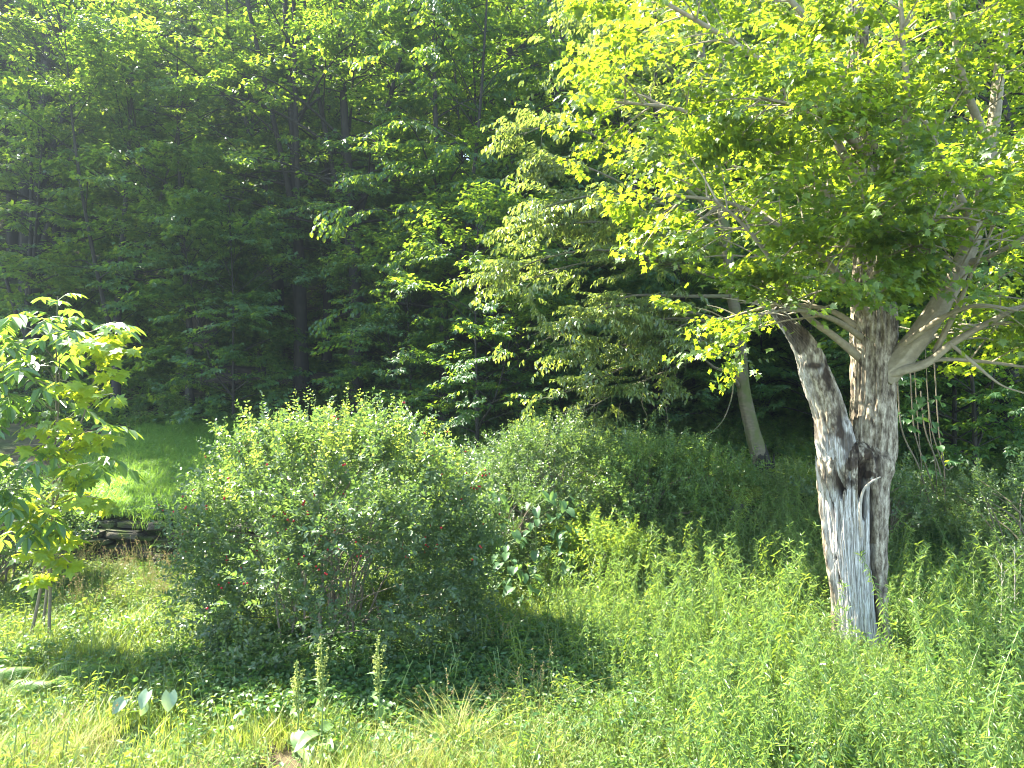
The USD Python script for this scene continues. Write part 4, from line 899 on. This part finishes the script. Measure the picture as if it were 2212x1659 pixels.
cover("forest_undergrowth", 5200, lambda x, y: smooth(19, 20.5, y + (x > -1.5) * 6.8 ) * (.45 + .55 * smooth(.35, .55, noisy(x, y, .4, 15))) * smooth(34, 22, y), FL, "leafy undergrowth on the dark forest floor", "undergrowth", (.7, 1.3), 8, 12.2, 34, .70)
BK = [two(leafy(9, .6, .16, .095, "elm", 370 + i, 13), "rod") for i in range(4)]
cover("bank_weeds", 850, lambda x, y: smooth(9.6, 10.6, y) * smooth(14.5, 12.5, y) * smooth(-1.3, -.5, x) * (1 - .6 * rodzone(x, y) * (x < 4)), BK, "green weeds covering the bank below the woods", "weeds", (.5, 1.1), 9, 9.4, 14.6, .74)
MO = [one(carpet(60, .22, .04, "round", 380 + i, .16), "ivy") for i in range(2)] + [one(blades(30, .22, .12, .006, 384, 1.0, 1.2), "grass")]
cover("wall_plants", 800, lambda x, y: (np.abs(y - 12.30) < .30) * smooth(-1.2, -1.6, x) * 1.0, MO, "small plants growing along the top of the mossy stone wall", "plants", (.5, 1.1), 10, 11.9, 12.7, .72)

# ---------------------------------------------------------------- plants one can point to
def rooted(name, label, cat, x, y, group=None): return thing(name, label, cat, gp(x, y), 0, None, group)
def part_leaf(t, base, az, elev, size, mat, rng, w=.3, bend=.35, name="leaf", roll=.2, heart=.12):
    d = np.array([math.cos(az) * math.cos(elev), math.sin(az) * math.cos(elev), math.sin(elev)]); R = frame(d, rng.normal(0, roll, 3) + [0, 0, 1] if abs(elev) < 1.2 else [-math.cos(az), -math.sin(az), .2])
    v, f = big_leaf(w, bend, .025, heart); obj(name, ((v * size) @ R.T + base, f), M[mat], t, tint=np.full(len(v), rng.random()), smooth=True)
    return d

def dock(x, y, h, label, nlow, seed):
    rng = np.random.default_rng(seed); t = rooted("dock_plant", label, "dock plant", x, y)
    c = curve([(0, 0, 0), (.02, 0, h * .5), (.0, .02, h)], 16); obj("stem", tube(c, np.linspace(.009, .003, 16), 6, False), M["greenstem"], t, smooth=True)
    R, tt, k = [], [], []
    br = [(np.array([0, 0, h * .42]), np.array([0, 0, h]))] + [(np.array([.005, 0, h * u]), np.array([.06 * math.cos(q * 2.2), .06 * math.sin(q * 2.2), h * (u + .24)])) for q, u in enumerate((.46, .54, .60, .66))]
    for a_, b_ in br:
        obj("flower_stalk", tube(curve([a_, (a_ + b_) / 2 + [.004, 0, 0], b_], 6), np.linspace(.004, .0015, 6), 5, False), M["seed"], t)
        for q in range(int(90 * np.linalg.norm(b_ - a_) / .5)):
            u = rng.random(); p = a_ + (b_ - a_) * u; az = rng.uniform(0, 6.28); d = np.array([math.cos(az), math.sin(az), -.35]); R.append(frame(d, rng.normal(0, 1, 3))); tt.append(p + d * rng.uniform(.004, .016) * (1.2 - u * .7)); k.append(rng.uniform(.014, .023))
    VF, tn = Leaves(R, tt, k).mesh("round", rng); obj("seeds", VF, M["seed"], t, tint=tn, kind="stuff")
    for q in range(nlow):
        az = rng.uniform(-2.6, -.4) if q % 3 else rng.uniform(0, 6.28); z = rng.uniform(.03, .22) * h; L = rng.uniform(.16, .27)
        part_leaf(t, np.array([.03 * math.cos(az), .03 * math.sin(az), z]), az, rng.uniform(-.2, .7), L, "dock", rng, .27, .6)
    for q in range(5):
        part_leaf(t, np.array([0, 0, h * (.3 + .08 * q)]), q * 2.3, .5, rng.uniform(.07, .12), "dock", rng, .2, .5)
dock(*((692 - 1106) / 1609 * 6.0, 6.0), .98, "tallest dock with a dense pale seed spike in front of the berry bush", 8, 401)
dock(*((640 - 1106) / 1609 * 6.1, 6.1), .74, "shorter dock with a slim seed spike left of the tallest dock", 5, 402)
dock(*((815 - 1106) / 1609 * 6.35, 6.35), .92, "slender dock with one thin spike right of the other docks", 3, 403)

def pale_plant(px, py, d, label, leaves, seed):
    rng = np.random.default_rng(seed); x = (px - 1106) / 1609 * d; zt = CAM_H - (py - 829.5) / 1609 * d; t = rooted("pale_leaved_plant", label, "plant", x, d); g0 = float(gz(x, d)); h = max(.15, zt - g0)
    for (dx, dz, az, el, L) in leaves:
        e = np.array([dx, 0, h + dz]); obj("stalk", tube(curve([(0, 0, 0), (dx * .4, .02, (h + dz) * .6), e], 8), np.linspace(.006, .003, 8), 5, False), M["greenstem"], t)
        part_leaf(t, e, az, el, L, "pale", rng, .42, .25, heart=.2)
pale_plant(367, 1512, 6.4, "single large heart-shaped pale leaf, rightmost of the pale leaves in the grass", [(0, .06, -1.3, -.9, .15)], 1)
pale_plant(320, 1510, 6.4, "pale plant with two folded leaves between the other pale leaves", [(0, .06, -1.9, -.8, .14), (-.03, -.05, -1.6, -1.0, .09)], 2)
pale_plant(268, 1520, 6.4, "pale folded leaf leftmost of the pale leaves in the grass", [(0, .03, -2.2, -.6, .13), (-.10, .06, -2.6, -.9, .07)], 3)

def heart_plant(px, py, d, h, n, size, label, seed, mat="dock"):
    rng = np.random.default_rng(seed); x = (px - 1106) / 1609 * d; t = rooted("broad_leaved_plant", label, "plant", x, d)
    obj("stem", tube(curve([(0, 0, 0), (.05, -.03, h * .5), (0, -.08, h)], 10), np.linspace(.012, .005, 10), 6, False), M["greenstem"], t)
    for q in range(n):
        u = (q + .5) / n; az = rng.uniform(-2.9, -.2) if q % 4 else rng.uniform(0, 6.28); e = np.array([.05 + math.cos(az) * .16, math.sin(az) * .16 - .05, h * (.12 + .9 * u)])
        obj("stalk", tube(np.array([[.03, -.03, h * (.08 + .85 * u)], e]), .004, 4, False), M["greenstem"], t)
        part_leaf(t, e, az, rng.uniform(-.9, -.1), size * rng.uniform(.65, 1.1), mat, rng, .38, .3, heart=.15)
for q, (px, d, h, n, lb) in enumerate(((1090, 10.3, .95, 18, "broad-leaved plant with large heart-shaped leaves at the left foot of the bank"), (1150, 10.6, 1.35, 22, "tall broad-leaved plant with bluish leaves in the middle of the bank shrubs"), (1230, 10.5, .9, 16, "broad-leaved plant low on the bank right of the tall one"), (1120, 10.0, .6, 14, "short broad-leaved plant in front of the bank shrubs"), (1200, 10.7, 1.3, 20, "broad-leaved plant whose leaves climb the light shrub on the bank"), (1060, 10.9, 1.2, 18, "shaded broad-leaved plant nearest the berry bush on the bank"))):
    heart_plant(px, 0, d, h, n, .165, lb, 420 + q, "broad")

def fern(x, y, n, L, label, seed, face=None):
    rng = np.random.default_rng(seed); t = rooted("fern", label, "fern", x, y)
    for q in range(n):
        az = (q * 2.4 + rng.normal(0, .2)) if face is None else face + rng.normal(0, .7); Lq = L * rng.uniform(.75, 1.1); d = np.array([math.cos(az), math.sin(az), 0])
        c = curve([(0, 0, .02), d * Lq * .35 + [0, 0, Lq * .5], d * Lq * .75 + [0, 0, Lq * .62], d * Lq * 1.05 + [0, 0, Lq * .48]], 22); R, tt, k = [], [], []; td = unit(np.gradient(c, axis=0))
        for i in range(3, 22):
            wv = math.sin(PI * min(1, (i - 1) / 20) ** .8) * .17 * L / .6 + .02
            for sg in (1, -1):
                f = unit(np.cross([0, 0, 1], td[i]) * sg + td[i] * .35 + [0, 0, -.12]); R.append(frame(f, np.cross(td[i], np.cross([0, 0, 1], td[i])))); tt.append(c[i]); k.append(wv)
        VF, tn = Leaves(R, tt, k).mesh(oval(.075, .1, .0, .7), rng); fr = obj("frond", VF, M["fern"], t, tint=tn)
        obj("rib", tube(c, np.linspace(.005, .0015, 22), 4, False), M["greenstem"], t)
for q, (px, d, n, L, lb) in enumerate(((115, 7.2, 15, .38, "large pale fern in the weeds at the left edge of the clearing"), (50, 7.5, 13, .4, "fern behind the large pale fern at the left edge"), (215, 7.6, 10, .45, "small fern right of the large pale fern"), (1945, 10.2, 11, .75, "bright fern right behind the old broken maple"), (1985, 9.7, 8, .6, "lower fern right of the old trunk"), (565, 19.2, 9, .8, "fern at the top edge of the lawn behind the berry bush"))):
    fern((px - 1106) / 1609 * d, d, n, L, lb, 440 + q, -PI / 2 if q < 3 else None)

# the two saplings at the left
rng = np.random.default_rng(51)
sm = rooted("maple_sapling", "young maple sapling with glowing yellow-green leaves at the left", "sapling", *((103 - 1106) / 1609 * 8.6, 8.6))
SO = np.array(gp((103 - 1106) / 1609 * 8.6, 8.6))
def PS(px, py, d=8.6): return at(px, py, d) - SO
stems = [[(105, 1400), (112, 1150), (118, 1000), (128, 850), (128, 770)], [(62, 1400), (92, 1250), (118, 1100), (150, 980), (190, 870), (215, 760)]]
for sp in stems: obj("stem", tube(curve([PS(*p) for p in sp], 30), np.linspace(.019, .005, 30), 8, False), M["twig"], sm, smooth=True)
SL = []
tiers = [(128, 1010, 60, 915, 8.2), (128, 1010, 190, 925, 8.2), (125, 1090, 215, 1075, 8.2), (120, 1110, 30, 1080, 8.2), (190, 870, 250, 790, 8.3), (195, 860, 130, 820, 8.0), (205, 800, 275, 745, 8.3), (210, 790, 180, 735, 8.2), (215, 770, 250, 710, 8.4), (150, 980, 240, 935, 8.3), (160, 950, 120, 900, 8.0), (190, 880, 245, 850, 8.0), (120, 1040, 160, 1005, 8.0), (112, 1150, 90, 1160, 8.2), (112, 1150, 150, 1165, 8.3), (128, 850, 170, 835, 8.2), (215, 765, 225, 730, 8.3), (150, 985, 70, 960, 8.1), (118, 1060, 180, 1030, 8.4), (105, 1190, 60, 1190, 8.3), (108, 1200, 150, 1215, 8.3), (100, 1240, 70, 1250, 8.3), (95, 1120, 40, 1130, 8.3), (130, 1060, 230, 1090, 8.4)]
for (x0, y0, x1, y1, d) in tiers:
    a_, b_ = PS(x0, y0, 8.55), PS(x1, y1, d); cc = curve([a_, (a_ + b_) / 2 + [0, 0, .05], b_], 8); obj("branch", tube(cc, np.linspace(.008, .003, 8), 5, False), M["limbbark"], sm)
    for u in (.35, .55, .72, .88, 1.0):
        p = cc[int(u * 7)]
        for q in range(5 if u == 1 else 4):
            az = q * 1.3 + rng.normal(0, .3); f = unit(np.array([math.cos(az), math.sin(az), rng.uniform(-1.0, -.1)])); SL.append((frame(f, rng.normal(0, .4, 3) + [0, -.35, 1]), p + f * .08, rng.uniform(.125, .185)))
for (R_, t_, k_) in SL:
    VF, tn = Leaves([R_], [t_], [k_]).mesh("maple", rng); obj("leaf", VF, M["sapling"], sm, tint=tn)
sa = rooted("ash_sapling", "ash sapling with long feathered leaves at the left edge of the picture", "sapling", *((75 - 1106) / 1609 * 8.9, 8.9))
AO = np.array(gp((75 - 1106) / 1609 * 8.9, 8.9))
def PA(px, py, d=8.9): return at(px, py, d) - AO
obj("stem", tube(curve([PA(85, 1420), PA(108, 1200), PA(120, 950), PA(122, 760), PA(124, 640)], 40), np.linspace(.018, .004, 40), 8, False), M["twig"], sa, smooth=True)
def compound(base, az, el, L, nl=7):
    d0 = np.array([math.cos(az) * math.cos(el), math.sin(az) * math.cos(el), math.sin(el)]); c = curve([base, base + d0 * L * .5, base + d0 * L * .95 + [0, 0, -.28 * L]], 12); td = unit(np.gradient(c, axis=0)); R, t, k = [], [], []
    for i in range(3):
        for sg in (1, -1):
            j = 4 + i * 3; j = min(j, 10); f = unit(np.cross([0, 0, 1], td[j]) * sg + td[j] * .6 + [0, 0, -rng.uniform(.1, .5)]); R.append(frame(f, rng.normal(0, .2, 3) + [0, 0, 1])); t.append(c[j]); k.append(rng.uniform(.15, .21) * L / .42)
    f = unit(td[-1] + [0, 0, -.2]); R.append(frame(f, [0, 0, 1])); t.append(c[-1]); k.append(.19 * L / .42)
    VF, tn = Leaves(R, t, k).mesh(oval(.2, .2, .05, .8), rng); lf = obj("leaf", VF, M["ash"], sa, tint=tn); obj("leaf_stalk", tube(c, np.linspace(.004, .002, 12), 4, False), M["greenstem"], sa)
for q in range(13):
    compound(PA(124, 650 + q * 11), q * 2.4 + .5, .7 - .03 * q, rng.uniform(.26, .34) + .016 * q)
for (x, y, d) in [(20, 760, 8.6), (60, 740, 8.5), (10, 850, 8.5), (45, 820, 8.3), (80, 700, 8.6), (15, 930, 8.3), (55, 900, 8.4), (20, 1010, 8.3), (60, 980, 8.2), (15, 1080, 8.4), (50, 1060, 8.3), (-20, 800, 8.6), (-30, 900, 8.5), (-20, 1000, 8.4), (170, 720, 8.7), (200, 715, 8.6), (85, 790, 8.5), (95, 870, 8.6), (150, 900, 8.9), (210, 930, 8.9), (40, 1150, 8.4), (10, 700, 8.8), (190, 1000, 8.8), (75, 1110, 8.5)]:
    e = PA(x, y, d); s0 = PA(122, min(y + 40, 1250), 8.9); obj("branch", tube(curve([s0, (s0 + e) / 2 + [0, 0, .06], e], 6), np.linspace(.007, .003, 6), 4, False), M["limbbark"], sa)
    out = math.atan2(e[1] - s0[1], e[0] - s0[0])
    for q in range(4): compound(e, out + rng.normal(0, 1.1), rng.uniform(-.1, .5), rng.uniform(.38, .52))

# dead stalks and vines at the right
def dead_stalk(px, py0, py1, d, label, seed):
    rng = np.random.default_rng(seed); b = at(px, py0, d); b[2] = gz(b[0], b[1]); t = thing("dead_stalk", label, "dead plant", tuple(b)); top = at(px + 4, py1, d) - b
    c = curve([(0, 0, 0), top * .5 + [.01, 0, 0], top], 14); obj("stem", tube(c, np.linspace(.008, .003, 14), 5, False), M["deadtwig"], t)
    for q in range(7):
        u = .5 + .07 * q; p = top * u; az = q * 2.4; e = p + np.array([math.cos(az) * .12, math.sin(az) * .08, .12]) * rng.uniform(.6, 1.4); obj("twig", tube(np.array([p, (p + e) / 2 + [.01, 0, .01], e]), np.linspace(.004, .002, 3), 4, False), M["deadtwig"], t)
dead_stalk(2160, 1330, 1215, 8.8, "dry branched stalk at the right edge above the goldenrods", 1)
dead_stalk(2188, 1340, 1180, 8.7, "taller dry branched stalk nearest the right edge", 2)
vt = thing("hanging_vines", "tangle of thin hanging vine stems with round leaves right of the old trunk", "vine", tuple(at(2030, 1040, 11.5)))
VO = at(2030, 1040, 11.5)
for q in range(7):
    x0, x1 = 1960 + q * 6 + rng.normal(0, 12), 2000 + q * 10 + rng.normal(0, 14)
    cc = curve([at(x0, 800 + rng.normal(0, 40), 11.2) - VO, at(x0 + 10, 930, 11.3) - VO, at((x0 + x1) / 2 + 10, 1010, 11.4) - VO, at(x1, 1080 + rng.normal(0, 20), 11.6) - VO], 14); obj("vine_stem", tube(cc, rng.uniform(.006, .013), 5, False), M["twig"], vt)
for q in range(34):
    p = at(1985 + rng.normal(0, 28), 880 + rng.normal(0, 50), 11.0 + rng.normal(0, .15)) - VO
    part_leaf(vt, p, rng.uniform(-2.8, -.3), rng.uniform(-1.0, -.3), rng.uniform(.08, .13), "ivy", rng, .5, .15)

# straw tufts lying in the grass
for q, (px, d, n, h, lb) in enumerate(((1155, 6.85, 70, .45, "flattened tuft of straw-coloured grass in the dark herbs right of the bush"), (985, 6.0, 90, .5, "tan tuft of seeding grass at the bottom centre of the picture"), (1085, 8.0, 40, .4, "dry grey grass clump between the bush and the goldenrods"), (150, 5.9, 60, .35, "tuft of straw-coloured grass in the lower left corner"))):
    x = (px - 1106) / 1609 * d; t = rooted("dry_grass_tuft", lb, "grass tuft", x, d); VF, tn = blades(n, h, .16, .006, 500 + q, 1.5, .3); obj("blades", VF, M["straw"], t, tint=tn, kind="stuff")
    s_, (vf, tn) = panicles(8, h * 1.3, .10, 510 + q); obj("stalks", s_, M["seed"], t, kind="stuff"); obj("seeds", vf, M["tan"], t, tint=tn, kind="stuff")
